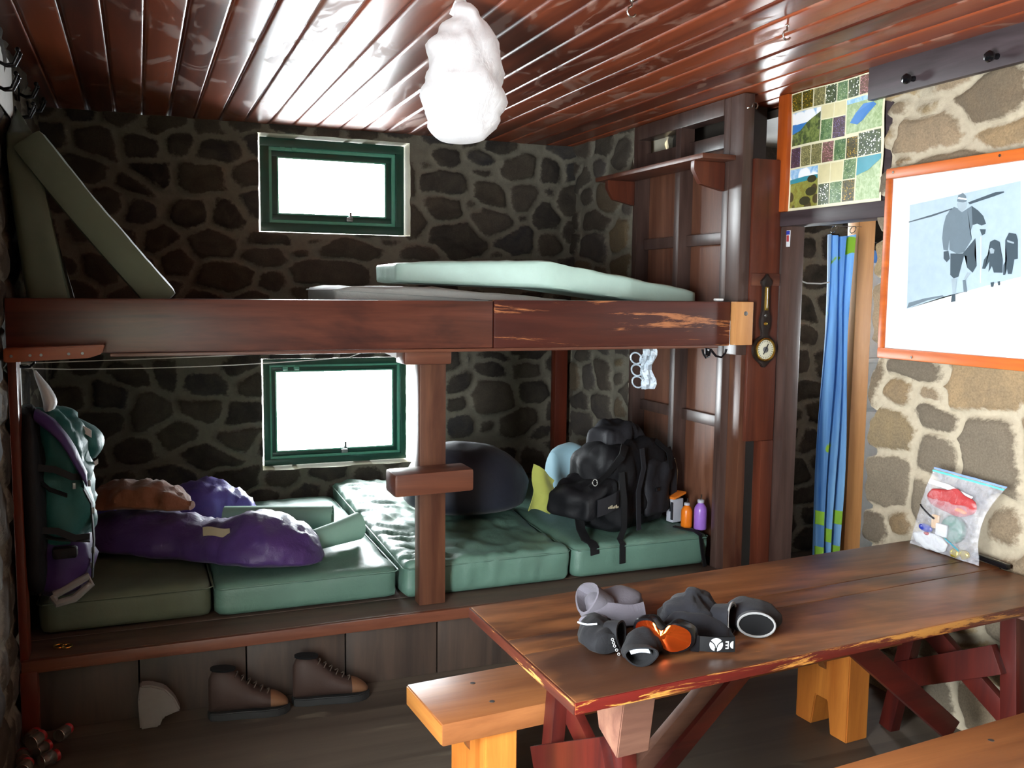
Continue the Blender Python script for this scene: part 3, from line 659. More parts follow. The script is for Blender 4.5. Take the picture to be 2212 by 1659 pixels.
def leg(name, mat, a, b, w=.065, t=.045, up=(1, 0, 0)): return MB().bar(a, b, w, t, up).build(name, mat, table)
for u in (.22, 1.80):
    leg('leg', 'red', T(u, .14, .676), T(u, .09, 0)); leg('leg', 'red', T(u, .50, .676), T(u-.03, .545 if u < 1 else .62, 0))
    slab('leg_cleat', 'gusset', u-.04, u+.04, .05, .66, .625, .676, table)
    MB().bar(T(u-.035, .60, .22), T(u-.035, .15, .46), .10, .03, (1, 0, 0)).build('cross_brace', 'red', table)
    MB().bar(T(u+.035, .12, .22), T(u+.02, .60, .50), .08, .03, (1, 0, 0)).build('cross_brace', 'red', table)
MB().prism([T(.16, .03, .675), T(.16, .20, .675), T(.16, .16, .54), T(.16, .06, .50)], TU*.10, .003).build('gusset', 'gusset', table, label='scuffed grey-brown corner gusset')
MB().bar(T(.28, .31, .18), T(.86, .31, .67), .09, .035, (0, 1, 0)).build('long_brace', 'gusset', table); MB().bar(T(.28, .272, .15), T(.88, .272, .665), .05, .02, (0, 1, 0)).build('brace_edge', 'redx', table)
MB().bar(T(1.74, .31, .14), T(1.08, .31, .67), .08, .035, (0, 1, 0)).build('long_brace', 'redx', table)
BO = V3((.80, 2.50, 0)); BU = TU
def bench(name, o, ln, wd, label, legs, group=None):
    r = thing(name, o+TU*ln/2, label, 'bench', group); bv = V3((-math.sin(TA), math.cos(TA), 0))
    def P(u, v, z): return o+TU*u+bv*v+V3((0, 0, z))
    def sl(n, mat, u0, u1, v0, v1, z0, z1, bev=.006, par=r): return MB().hexa([P(u0, v0, z0), P(u1, v0, z0), P(u1, v1, z0), P(u0, v1, z0), P(u0, v0, z1), P(u1, v0, z1), P(u1, v1, z1), P(u0, v1, z1)], bev).build(n, mat, par)
    s_ = sl('seat', 'bench', .002, ln, 0, wd, .355, .425); sl('seat_end', 'benchend', -.001, .004, .004, wd-.004, .36, .42, .001)
    for u in legs:
        m = MB(); a, b = .02, wd-.02; c = (a+b)/2
        m.prism([P(u, a, 0), P(u, a+.085, 0), P(u, c-.03, .13), P(u, c+.03, .13), P(u, b-.085, 0), P(u, b, 0), P(u, b, .356), P(u, a, .356)], TU*.11, .004); m.build('leg', 'benchleg', r)
        m = MB(); m.prism([P(u-.05, c-.02, .356), P(u-.05, c+.02, .356), P(u, c+.02, .25), P(u, c-.02, .25)], TU*.05); m.build('leg_block', 'bench', r)
        for v in (.08, wd-.08): MB().lathe(P(u+.05, v, .425), (0, 0, 1), [(0, 0), (.009, 0), (.008, .001), (0, .001)], 10).build('bolt_head', 'dull_steel', s_)
    return r
bench('plank_bench', BO, 2.05, .31, 'thick orange pine bench behind the table, on notched plank legs', (.15, 1.66))
bench('plank_bench', V3((1.72, 1.59, 0)), 1.2, .30, 'orange pine bench in front of the table, cut off at bottom right', (.5, 1.05))
# ------------------------------------------------------------------ bedding and luggage on the lower bunk
bag = thing('sleeping_bag', (.3, 4.5, .455), 'shiny purple sleeping bag bundled on the leftmost lower mattress', 'sleeping bag')
MB().sack([(-.28, 4.86, .457, .10, .10), (-.1, 4.72, .457, .2, .19), (.13, 4.55, .457, .21, .19), (.30, 4.42, .457, .19, .17), (.48, 4.30, .457, .24, .22), (.62, 4.21, .457, .20, .19), (.715, 4.15, .46, .10, .11), (.745, 4.13, .47, .02, .03)], 40, 9, .022, 13, 3).build('shell', 'purple', bag, angle=80)
MB().sack([(-.32, 5.2, .457, .1, .10), (-.1, 5.2, .457, .16, .17), (.1, 5.2, .457, .13, .13), (.28, 5.2, .457, .17, .22), (.45, 5.16, .457, .14, .17), (.55, 5.1, .457, .05, .07), (.57, 5.09, .46, .01, .02)], 36, 9, .03, 16, 8).build('hood', 'violet', bag, label='paler violet hood end at the back', angle=80)
MB().sheet([(.245+.11*i/6, 4.27-.055*i/6-.02*(1-j/3), .60+.035*j/3+.004*math.sin(i)) for j in range(4) for i in range(7)], 7, .004).build('sewn_label', 'cream', bag, label='beige label patch')
MB().sack([(-.26, 4.70, .662, .08, .05), (-.12, 4.68, .668, .15, .12), (.03, 4.62, .668, .14, .125), (.14, 4.56, .662, .11, .10), (.21, 4.52, .662, .03, .04)], 34, 9, .026, 15, 5).build('jacket', 'rust', label='rust-brown jacket lying on the purple sleeping bag', cat='jacket')
def foam():
    m = MB(); ax = V3((.95, -.30, 0)).normalized(); sd = V3((.30, .95, 0)).normalized(); c0 = V3((.38, 4.80, .535)); pts = []; n = 34
    for i in range(n):          # spiral roll
        a = -.6+i*.42; r = .078-.0013*i
        for k in (0, .27, .54): pts.append(c0+ax*k+sd*r*math.cos(a)+V3((0, 0, 1))*r*math.sin(a)*.95)
    m.sheet(pts, 3, .007)
    b0 = V3((.745, 4.33, .462)); b1 = V3((.985, 4.45, .462)); f = V3((.42, -.9, 0)).normalized(); pts = []
    for i in range(16):         # loose end curling toward the room
        a = -1.5+i*.25; q = f*(.055*math.cos(a))+V3((0, 0, .066+.062*math.sin(a)))
        pts += [b0+q*.8, (b0+b1)/2+q*.92, b1+q*1.1]
    m.sheet(pts, 3, .007)
    return m.build('foam_mat', 'foam', label='pale green foam sleeping mat, half rolled, sticking out behind the purple sleeping bag', cat='sleeping mat', angle=50)
foam()
stuff = thing('stuff_sack', (1.68, 4.78, .47), 'big dark blue-grey rounded sack behind the bunk post', 'sack')
MB().vloft([(.517, 1.66, 4.78, .27, .24), (.56, 1.66, 4.78, .335, .29), (.68, 1.665, 4.78, .335, .29), (.78, 1.65, 4.78, .27, .24), (.845, 1.635, 4.78, .17, .16), (.868, 1.63, 4.78, .03, .03)], 40, .02, 6, 4, 2.3).build('body', 'navy', stuff, angle=80)
MB().strap([(1.415+.02*i, 4.60+.008*i, .772+.014*i-.0008*i*i) for i in range(9)], .03, .006, (0, .6, 1)).build('lining_edge', 'white_edge', stuff, label='pale turned-out edge')

def pk(x, y, z): return V3((2.19, 4.005, .47))+V3((.90, .43, 0)).normalized()*x+V3((-.43, .90, 0)).normalized()*y+V3((0, 0, z))
pack = thing('backpack', pk(.25, .2, 0), 'big black hiking backpack lying on the right lower mattress', 'backpack')
def packbody(p):
    q = pk(p.x, p.y, p.z); q.z += (p.z/.45)*(.05*math.sin(p.x*6)-.03*(.3-p.y)); return q
MB().soft((.0, .0, .003), (.50, .34, .43), .10, (22, 18, 16), .03, 9, 31, packbody).build('main_compartment', 'black', pack, angle=80)
MB().soft((.24, -.022, .06), (.47, .05, .34), .035, (12, 5, 12), .016, 12, 7, packbody).build('side_pocket', 'charcoal', pack, angle=80)
def lidf(p): q = pk(-.155+p.x*.55-.02, .09+p.x*.72+p.y*.2, .16+p.z) if False else pk(p.x-.19, p.y+.02, .145+p.z+(.19-p.x)*-.25); return q
MB().soft((0, 0, 0), (.24, .30, .14), .045, (14, 16, 7), .025, 10, 17, lidf).build('lid', 'black', pack, angle=80)
MB().soft((.10, .10, .36), (.40, .30, .50), .06, (14, 12, 8), .03, 11, 19, packbody).build('harness_pad', 'charcoal', pack, angle=80)
MB().sheet([lidf(V3((.035+.17*i/8, -.024+.008*(2*i/8-1)**2, .118-.085*j/6-.02*i/8))) for j in range(7) for i in range(9)], 9, .005).build('lid_flap', 'charcoal', pack, angle=60)
m = MB()
for i in range(7): m.box((0, 0, 0), (.007, .003, .008+.004*(i % 3)), 0, fn=lambda p, i=i: lidf(V3((.10+.0125*i+p.x, -.034-p.y, .050-.0045*i+p.z))))
m.build('stitched_logo', 'cream', pack, smooth=False)
def pst(name, pts, w, mat='strap', side=(1, .3, 0)): return MB().strap(pts, w, .006, side).build(name, mat, pack)
pst('strap', [V3((2.03, 4.12, .62)), V3((2.025, 4.07, .52)), V3((2.03, 4.02, .479)), V3((2.04, 3.975, .474)), V3((2.045, 3.955, .455)), V3((2.047, 3.953, .42))], .055)
pst('strap', [pk(.02, -.01, .34), pk(.02, -.03, .2), pk(.01, -.04, .06), V3((2.195, 3.975, .478)), V3((2.20, 3.955, .46)), V3((2.20, 3.953, .36))], .036)
pst('strap', [V3((2.585, 4.10, .48)), V3((2.61, 4.04, .478)), V3((2.64, 3.985, .477)), V3((2.655, 3.957, .462)), V3((2.665, 3.948, .37)), V3((2.67, 3.93, .303))], .024)
pst('strap', [pk(.19, -.012, .44), pk(.20, -.02, .34), pk(.155, -.02, .22), pk(.16, -.022, .1), pk(.17, -.02, .02)], .03, 'charcoal')
pst('strap', [pk(.49, .03, .40), pk(.52, .01, .3), pk(.515, .0, .18), pk(.50, -.01, .06)], .05, 'charcoal')
pst('strap', [pk(.10, .03, .46), pk(.02, -.01, .42), pk(-.05, .02, .34), pk(-.12, .08, .27)], .04)
pst('strap', [pk(.36, .02, .46), pk(.42, -.02, .40), pk(.44, -.03, .30)], .028)
MB().tube([pk(.53, .03, .30), pk(.555, .03, .33), pk(.565, .02, .27), pk(.55, .01, .20), pk(.535, .01, .17)], [.010, .012, .012, .010, .005], 8).build('loop', 'khaki', pack, label='khaki loop on the right side')
MB().ring(pk(-.145, .03, .305), (.3, -1, .2), .016, .003, 14, 6).build('buckle', 'steel', pack)
MB().box((0, 0, 0), (.03, .012, .02), .004, fn=lambda p: pk(.30+p.x, -.035+p.y, .20+p.z)).build('buckle', 'goggle', pack)
def pillow():
    m = MB(); pts = []
    for j in range(9):
        for i in range(13):
            a = PI*(i/12); pts.append(V3((2.18+.30*j/8, 4.86-.17*math.cos(a)+.03*math.sin(j), .70+.13*math.sin(a)*(.75+.25*math.sin(PI*j/8))+.01*math.cos(j*1.3)-.03*(j/8))))
    m.sheet(pts, 13, .03); return m
pl = thing('pillow', (2.33, 4.86, .47), 'pale blue pillow showing above the left of the backpack', 'pillow')
MB().sack([(2.20, 4.80, .475, .09, .30), (2.27, 4.82, .475, .15, .34), (2.36, 4.84, .475, .16, .345), (2.45, 4.86, .475, .14, .27), (2.50, 4.88, .475, .06, .18)], 32, 8, .012, 8, 2).build('cover', 'pillow', pl, angle=80)
MB().strap([(2.375+.012*math.sin(i*.5), 4.69+.022*i-.03*math.sin(i*.4), .60+.085*i*.45+.0*i) for i in range(6)], .008, .004, (1, 0, 0)).build('seam', 'white_edge', pl)
m = MB(); pts = []
for j in range(8):
    for i in range(6):
        u, v = i/5, j/7; pts.append(V3((1.86+.05*v+.13*u+.02*math.sin(v*5), 4.36+.02*u+.02*math.sin(u*6+v*3), .56+.24*v*(1-.25*u)-.02*u+.012*math.sin(u*4+j))))
m.sheet(pts, 6, .004).build('lime_cloth', 'lime', label='yellow-green cloth hanging out left of the backpack', cat='cloth', angle=60)
def bottle(name, c, r, h, mat, label):
    t = thing(name, c, label, 'bottle', 'enamelled water bottles'); x, y, z = c
    MB().lathe(c, (0, 0, 1), [(0, .001), (r*.92, .001), (r, .006), (r, h*.66), (r*.93, h*.76), (r*.62, h*.87), (r*.42, h*.92), (r*.40, h), (0, h)], 22).build('body', mat, t)
    cp = MB().lathe((x, y, z+h*.94), (0, 0, 1), [(0, 0), (r*.52, 0), (r*.52, h*.09), (r*.4, h*.11), (0, h*.11)], 18).build('cap', 'greyclear', t)
    MB().tube([(x, y, z+h*1.04), (x+.004, y, z+h*1.16), (x+.002, y, z+h*1.22)], .004, 6).build('nozzle', 'steel', cp)
bottle('water_bottle', (2.655, 4.09, .473), .030, .125, 'orange_p', 'orange water bottle behind the lilac one, right of the backpack')
bottle('water_bottle', (2.705 - .005, 4.03, .473), .034, .150, 'purple_p', 'lilac water bottle at the right end of the lower bunk')
pkx = thing('snack_box', (2.66, 4.22, .473), 'small grey-windowed box with orange flap behind the orange bottle', 'box')
MB().box((2.625, 4.195, .473), (2.70, 4.245, .60), .004, .2).build('carton', 'greyclear', pkx); MB().box((2.615, 4.17, .60), (2.70, 4.24, .612), .003, .2, fn=lambda p: (p.x, p.y, p.z+(p.x-2.61)*.3)).build('flap', 'orange_card', pkx)
MB().box((2.622, 4.185, .49), (2.63, 4.197, .585), .002, .2).build('side_print', 'ink', pkx)

# ------------------------------------------------------------------ pack and notes hanging on the left wall
hp = thing('hanging_rucksack', (-.32, 4.0, .47), 'teal and purple frame rucksack hanging on the left wall hooks', 'rucksack')
MB().vloft([(.70, -.31, 4.06, .11, .15), (.80, -.305, 4.06, .125, .16), (.95, -.31, 4.06, .12, .16), (1.08, -.315, 4.06, .105, .14), (1.17, -.33, 4.06, .09, .12), (1.22, -.345, 4.06, .05, .08)], 44, .030, 15, 2, 2.4).build('main_bag', 'teal', hp, angle=70)
MB().vloft([(.485, -.315, 4.05, .07, .10), (.53, -.31, 4.05, .105, .14), (.62, -.305, 4.05, .115, .15), (.71, -.30, 4.05, .10, .15), (.735, -.30, 4.05, .07, .11)], 40, .022, 14, 6, 2.6).build('lower_pocket', 'packpurple', hp, angle=70)
MB().vloft([(.52, -.392, 3.985, .03, .10), (.60, -.392, 3.975, .042, .135), (.85, -.39, 3.965, .046, .15), (1.08, -.395, 3.965, .042, .14), (1.2, -.40, 3.98, .032, .10), (1.24, -.405, 3.99, .015, .05)], 32, .012, 14, 12, 2.6).build('back_panel', 'black', hp, angle=70)
for z, w in ((1.02, .10), (.78, .12)): MB().strap([(-.365, 3.845, z), (-.31, 3.875, z-.015), (-.25, 3.885, z-.05), (-.20, 3.93, z-.06)], .026, .006, (.1, .2, 1)).build('strap', 'strap', hp)
MB().soft((-.33, 3.86, .655), (-.24, 3.905, .70), .012, (8, 4, 4), .004, 12, 3).build('pocket_flap', 'black', hp)
MB().sack([(-.37, 3.93, 1.185, .04, .05), (-.30, 3.92, 1.12, .055, .06), (-.245, 3.92, 1.01, .05, .09), (-.20, 3.92, .92, .03, .06)], 20, 6, .008, 12, 1).build('shoulder_pad', 'packpurple', hp, angle=70)
MB().vloft([(1.00, -.215, 4.14, .04, .06), (1.05, -.20, 4.14, .055, .09), (1.11, -.225, 4.14, .06, .10), (1.16, -.27, 4.14, .04, .07), (1.175, -.28, 4.14, .01, .02)], 22, .01, 10, 9).build('top_hood', 'teal', hp, angle=70)
MB().sheet([(-.255+.07*i/4, 4.05, 1.175-.05*i/4-.03*j/3) for j in range(4) for i in range(5)], 5, .006).build('white_flap', 'whitefab', hp)
MB().sheet([(-.215+.05*i/4, 4.02+.005*i, .975+.035*i/4-.02*j/2) for j in range(3) for i in range(5)], 5, .004).build('white_flap', 'whitefab', hp)
MB().tube([(-.40, 3.95, 1.24), (-.41, 3.93, 1.0), (-.40, 3.93, .7), (-.385, 3.94, .5)], .011, 8).build('frame_tube', 'iron', hp)
for pts, w in (([(-.36, 3.90, 1.13), (-.37, 3.86, .98), (-.33, 3.87, .93), (-.27, 3.88, .90)], .03), ([(-.22, 3.92, .93), (-.19, 3.95, .85), (-.185, 3.95, .7), (-.195, 3.94, .55)], .022), ([(-.38, 3.89, .75), (-.30, 3.885, .73), (-.20, 3.91, .71)], .03), ([(-.43, 3.92, 1.2), (-.44, 3.90, .95), (-.42, 3.92, .6)], .04)):
    MB().strap(pts, w, .005, (.2, 1, .1)).build('strap', 'strap', hp)
for p in ((-.245, 3.885, .935), (-.195, 3.945, .93), (-.185, 3.945, .82), (-.19, 3.945, .66), (-.195, 3.945, .60)): MB().box((p[0]-.006, p[1]-.006, p[2]-.012), (p[0]+.006, p[1]+.006, p[2]+.012), .002).build('buckle', 'dull_steel', hp)
MB().tube([(-.335, 3.91, .50), (-.32, 3.89, .475), (-.26, 3.90, .485), (-.20, 3.93, .53), (-.21, 3.93, .56), (-.27, 3.91, .535), (-.33, 3.91, .505)], .016, 8).build('hip_belt_loop', 'rim', hp, label='pale grey webbing loop at the bottom')
wb = thing('white_bag', (-.355, 4.0, 1.2), 'small white cloth bag hanging above the teal rucksack', 'bag')
MB().vloft([(1.21, -.335, 4.0, .015, .03), (1.25, -.325, 4.0, .026, .045), (1.30, -.34, 4.0, .022, .04), (1.35, -.365, 4.0, .012, .02), (1.375, -.375, 4.0, .005, .008)], 18, .006, 14, 3).build('body', 'whitefab', wb); MB().tube([(-.375, 4.0, 1.37), (-.39, 4.0, 1.395), (-.40, 4.0, 1.40)], .003, 6).build('cord', 'string', wb)
def coat_hook(c, out, up, label, group, mat='iron', sp=.035):
    """double iron coat hook: back plate and two ball-tipped arms; OUT points into the room"""
    c = V3(c); o = V3(out); s_ = V3((-o.y, o.x, 0)); t = thing('coat_hook', c, label, 'hook', group)
    p = [c-s_*.012+V3((0, 0, -.03)), c+s_*.012+V3((0, 0, -.03)), c+s_*.012+V3((0, 0, .03)), c-s_*.012+V3((0, 0, .03))]
    MB().prism(p, o*.006, .001).build('back_plate', mat, t)
    for k in (-1, 1):
        tip = c+o*.072+s_*sp*k+V3((0, 0, up))
        MB().tube([c+o*.004, c+o*.03+s_*sp*.4*k+V3((0, 0, -.012)), c+o*.055+s_*sp*.8*k+V3((0, 0, -.008)), tip-V3((0, 0, .012)), tip], [.006, .005, .0045, .0045, .005], 8).ball(tip, .009, 8).build('arm', mat, t)
    return t
HK = 'double iron coat hooks high on the left wall'
for (y, z), lb in zip(((3.86, 2.50), (3.78, 2.40), (4.52, 2.51), (4.36, 2.40), (4.86, 2.51)), ('iron double hook nearest the room, high on the left wall by the ceiling', 'iron double hook below the nearest one, over the white notice', 'iron double hook at mid wall under the ceiling, above the mattress tops', 'iron double hook just above the top of the upright mattress', 'iron double hook farthest back on the left wall, deepest in shadow')):
    coat_hook((-.444, y, z), (1, 0, 0), .04, lb, HK)
B('notice', 'paper', (-.447, 3.80, 2.36), (-.443, 4.30, 2.58), label='white notice sheet high on the left wall behind the hooks', cat='notice')
nt = B('notice', 'paper', (-.447, 3.93, 1.22), (-.443, 4.20, 1.42), label='white notice sheet behind the hanging teal rucksack', cat='notice')
B('printed_line', 'ink', (-.4428, 4.02, 1.36), (-.4424, 4.12, 1.363), nt, 0)
coat_hook((-.443, 3.99, 1.40), (1, 0, 0), .02, 'iron double hook carrying the rucksack, under the orange ledge', None)

# ------------------------------------------------------------------ things hanging from beam and ceiling
h = thing('coat_hook', (2.55, 3.775, 1.44), 'black three-pronged coat hook under the right end of the front beam', 'hook')
MB().box((2.545, 3.80, 1.40), (2.565, 3.81, 1.47), .002).box((2.55, 3.765, 1.425), (2.56, 3.80, 1.435), .002).build('back_plate', 'iron', h)
for k in (-1, 1): MB().tube([(2.555, 3.77, 1.43), (2.555+.02*k, 3.755, 1.40), (2.555+.045*k, 3.745, 1.395), (2.555+.062*k, 3.74, 1.415), (2.555+.068*k, 3.74, 1.435)], [.006, .006, .005, .005, .006], 8).build('arm', 'iron', h)
rg = thing('ring_carrier', (2.26, 3.9, 1.23), 'clear plastic bottle-ring carrier dangling under the front beam', 'plastic rings')
for i in range(3):
    for k in (0, 1): MB().ring((2.225+.062*k+.006*i, 3.91+.02*k, 1.385-.058*i-.008*k), (.3*(1-k), 1, .25*k), .029, .0045, 18, 6, .85+.1*k).build('ring', 'ring_clear', rg)
MB().sheet([(2.245+.07*i/5+.012*math.sin(j), 3.89+.01*math.sin(i*2+j), 1.445-.21*j/9) for j in range(10) for i in range(6)], 6, .002).build('film', 'ring_clear', rg)
MB().tube([(2.262, 3.90, 1.40), (2.262, 3.90, 1.453)], .003, 6).build('tie', 'string', rg)
MB().sheet([(.94+.165*i/8, 3.95+.01*math.sin(i), 1.452-.004*i-(.045*j/3)*(i/8)) for j in range(4) for i in range(9)], 9, .004).build('paper_scrap', 'paper', label='white scrap of paper tucked under the front beam by the post cap', cat='paper')
def string(pts, label): return MB().tube(pts, .0022, 5).build('string', 'string', label=label, cat='string', group='strings under the front beam')
string([(-.42, 3.98, 1.405)]+[(-.42+.16*i, 3.98, 1.405-.004*math.sin(i*.4)+.0045*i) for i in range(1, 9)]+[(.98, 3.96, 1.455)], 'upper white string stretched under the bunk above the lower window')
string([(-.42, 4.05, 1.38)]+[(-.42+.16*i, 4.05, 1.375-.018*math.sin(i*.36)+.004*i) for i in range(1, 9)]+[(1.0, 4.05, 1.45)], 'lower sagging white string under the bunk above the lower window')
sk = thing('plastic_bag', (1.03, 3.0, 2.19), 'full white plastic bag hanging from a ceiling hook', 'plastic bag')
MB().vloft([(2.192, 1.01, 3.0, .03, .03), (2.21, 1.02, 3.0, .085, .085), (2.28, 1.025, 3.0, .125, .12), (2.36, 1.03, 3.0, .138, .13), (2.44, 1.03, 3.0, .122, .11), (2.52, 1.035, 3.0, .105, .09), (2.575, 1.04, 3.0, .085, .06), (2.61, 1.03, 3.0, .05, .04), (2.64, 1.02, 3.0, .022, .015)], 44, .024, 11, 4, 2.0, fn=lambda p: p+V3((.006*math.sin(p.z*70+p.x*40), 0, 0))).build('body', 'bagwhite', sk, angle=80)
MB().strap([(.985, 3.0, 2.60), (1.0, 2.99, 2.64), (1.02, 3.0, 2.655)], .02, .003).strap([(1.06, 3.0, 2.59), (1.035, 3.01, 2.64), (1.02, 3.0, 2.655)], .02, .003).build('handle', 'bagwhite', sk)
def cup_hook(c, d, label, turn=(1, 0, 0), R=.016):
    c = V3(c); d = V3(d); u = V3(turn); t = thing('cup_hook', c, label, 'hook', 'bright steel cup hooks')
    MB().tube([c, c+d*.02]+[c+d*(.02+R)+d*(-math.cos(a)*R)+u*(math.sin(a)*R) for a in [i*.33 for i in range(1, 14)]], .0035, 8).build('shank', 'steel', t); MB().lathe(c, d, [(0, -.001), (.009, -.001), (.007, .004), (0, .004)], 12).build('collar', 'steel', t)
cup_hook((1.545, 2.80, 2.662), (0, 0, -1), 'steel cup hook in the ceiling at the top edge, middle of the photo', (-1, 0, 0))
cup_hook((2.19, 2.82, 2.662), (0, 0, -1), 'steel cup hook in the ceiling in front of the glossy light patch', (-1, 0, 0))
cup_hook((2.735, 3.788, 2.585), (.35, -.9, .1), 'steel cup hook screwed into the top of the partition post', (0, 0, 1))
cup_hook((1.02, 3.0, 2.662), (0, 0, -1), 'steel ceiling hook holding the white plastic bag', (0, 1, 0))
# ------------------------------------------------------------------ doorway, barometer, pictures
bar_ = thing('barometer', (2.858, 3.77, 1.34), 'dark carved banjo barometer with thermometer hanging on the partition end panel', 'barometer')
def outline():
    h = [(0, .462), (.012, .445), (.034, .425), (.030, .405), (.021, .40), (.021, .30), (.024, .27), (.033, .235), (.030, .20), (.020, .175), (.022, .155)]
    h += [(.070*math.sin(a), .09+.070*math.cos(a)) for a in [.45+i*.27 for i in range(9)]]+[(.020, .018), (.012, .004), (0, 0)]
    return h
pts = outline(); full = pts+[(-x, z) for x, z in reversed(pts[1:-1])]
MB().prism([(2.858+x, 3.772, 1.338+z) for x, z in full], (0, -.016, 0), .003).build('case', 'darkwood', bar_)
dl = MB().lathe((2.858, 3.757, 1.428), (0, -1, 0), [(0, 0), (.052, 0), (.052, .008), (0, .008)], 28).build('dial', 'dial', bar_); MB().ring((2.858, 3.749, 1.428), (0, 1, 0), .053, .006, 28, 8).build('bezel', 'brass', bar_)
MB().bar((2.845, 3.747, 1.405), (2.872, 3.747, 1.455), .004, .002, (0, 1, 0), 0).build('needle', 'ink', dl); MB().lathe((2.858, 3.749, 1.428), (0, -1, 0), [(0, 0), (.015, 0), (.015, .002), (0, .002)], 16).build('dial_centre', 'dull_steel', dl)
m = MB()
for i in range(24):
    a = 2*PI*i/24; c = V3((2.858+.041*math.sin(a), 3.7487, 1.428+.041*math.cos(a))); d = V3((math.sin(a), 0, math.cos(a))); m.bar(c-d*.004, c+d*.004, .002, .0006, (0, 1, 0), 0)
m.build('dial_scale', 'ink', dl)
B('thermometer', 'brass', (2.848, 3.752, 1.62), (2.868, 3.757, 1.735), bar_, .001); MB().tube([(2.858, 3.750, 1.63), (2.858, 3.750, 1.73)], .002, 6).build('glass_tube', 'paper', bar_)
MB().lathe((2.858, 3.757, 1.555), (0, -1, 0), [(0, 0), (.011, 0), (.008, .006), (0, .008)], 14).build('brass_boss', 'brass', bar_); MB().lathe((2.858, 3.757, 1.595), (0, -1, 0), [(0, 0), (.009, 0), (.006, .004), (0, .004)], 14).build('level_eye', 'dull_steel', bar_)
B('small_carton', 'paper', (2.60, 3.80, 1.664), (2.64, 3.83, 1.676), label='tiny white packet on the right end of the front beam', cat='packet')
st = B('sticker', 'candy_white', (2.944, 3.708, 1.93), (2.949, 3.735, 2.01), label='small blue and red sticker at the top of the door jamb', cat='sticker')
B('print', 'candy_red', (2.9425, 3.714, 1.955), (2.9442, 3.730, 1.985), st, 0); B('print', 'candy_blue', (2.9425, 3.709, 1.988), (2.9442, 3.734, 2.006), st, 0)

def flower_mat(name, ground, ground2, petals, scale, amt):
    m_ = N(name); v = m_.coords(); n1 = m_.noise(v, 45, 4, .65, .6); vo = m_.n('ShaderNodeTexVoronoi'); vo.inputs['Scale'].default_value = scale; m_.l(v, vo.inputs['Vector'])
    c = m_.mix(m_.ramp(n1, [(.38, (0, 0, 0, 1)), (.62, (1, 1, 1, 1))]), hx(ground), hx(ground2))
    big = m_.noise(v, 16, 2); dd = m_.math('ADD', vo.outputs['Distance'], m_.math('MULTIPLY', big, .25))
    m_.col(m_.mix(m_.ramp(dd, [(amt, (1, 1, 1, 1)), (amt+.06, (0, 0, 0, 1))]), c, hx(petals))); m_.set(rough=.4); return m_.m
FM = [flower_mat('printed_yellow_flowers', '2e2a14', '5a5420', 'd8a828', 130, .36), flower_mat('printed_white_flowers', '2c3a22', '4d5a36', 'f0efe8', 90, .40), flower_mat('printed_dry_grass', '5c5a3a', '8a8458', 'c9c088', 140, .34),
      flower_mat('printed_pink_flowers', '5a4438', '7a5a50', 'c98a98', 130, .40), flower_mat('printed_green_leaves', '3a5c34', '6f8a58', 'd8dccb', 120, .30), flower_mat('printed_violet_flowers', '3a2c34', '5a4450', '8a80c0', 120, .34)]
LM = [flower_mat('printed_hillside', '3f4f2c', '7c8a4c', '4a5238', 30, .42), flower_mat('printed_meadow', '8aa070', 'b4c49a', '93a87a', 24, .40), flower_mat('printed_heath', '7d7430', '93964a', '4a4028', 14, .44)]
SKY = flower_mat('printed_sky', '7fb0dc', 'b4d2ea', 'f4f6f8', 9, .52); LAKE = plain('printed_lake', '3f7fc4', .4); SEA = plain('printed_teal_water', '3a93a4', .4); CREAM = plain('cream_poster_paper', 'ece6c4', .5); TEXT = plain('printed_text_panel', 'ddd3a4', .5); DARKB = plain('printed_dark_bush', '3c3a24', .5)
poster = thing('wildflower_poster', (2.955, 3.43, 2.085), 'poster of alpine flowers and lake photographs pinned above the kitchen doorway', 'poster')
PY0, PY1, PZ0, PZ1 = 3.738, 3.125, 2.086, 2.655
def pp(u, v, off=0): return V3((2.950-off+.004*math.sin(u*9+v*4)*(.3+v), PY0+(PY1-PY0)*u+.004*math.sin(v*11)*(1 if u > .5 else -1)*abs(u-.5)*2, PZ0+(PZ1-PZ0)*v+.004*math.sin(u*7)*(v-.3)))
MB().sheet([pp(i/24, j/16) for j in range(17) for i in range(25)], 25, .002).build('paper_sheet', CREAM, poster)
pm = MB(); mats = FM+LM+[SKY, LAKE, SEA, TEXT, DARKB]
def tile(u0, u1, v0, v1, mi, off=.0032):
    pm.mi = mi; n = max(3, int((u1-u0)*60)); k = max(3, int((v1-v0)*50)); vs = [[pm.bm.verts.new(pp(u0+(u1-u0)*i/n, v0+(v1-v0)*j/k, off)) for i in range(n+1)] for j in range(k+1)]
    for j in range(k):
        for i in range(n): pm.face([vs[j][i], vs[j][i+1], vs[j+1][i+1], vs[j+1][i]])
def poly(uv, mi, off): pm.mi = mi; pm.face([pm.bm.verts.new(pp(a, b, off)) for a, b in uv])
for r, (v0, v1, tl) in enumerate(((.85, .99, (0, 0, 2, 1, 4, 1, 3)), (.385, .545, (5, 2, 2, 3, 4, 0)))):
    for i, k in enumerate(tl): tile(.02+.122*i, .02+.122*i+.112, v0, v1, k)
tile(.752, .975, .385, .56, 1)
tile(.02, .345, .565, .835, 6); tile(.02, .345, .735, .835, 9, .0038); poly([(.02, .66), (.12, .68), (.2, .735), (.02, .74)], 10, .0044); poly([(.2, .735), (.345, .80), (.345, .735)], 6, .0050)
tile(.62, .985, .575, .835, 7); tile(.62, .985, .80, .835, 9, .0038); poly([(.66, .655), (.72, .72), (.80, .775), (.90, .77), (.93, .745), (.86, .70), (.80, .655), (.74, .63)], 10, .0050)
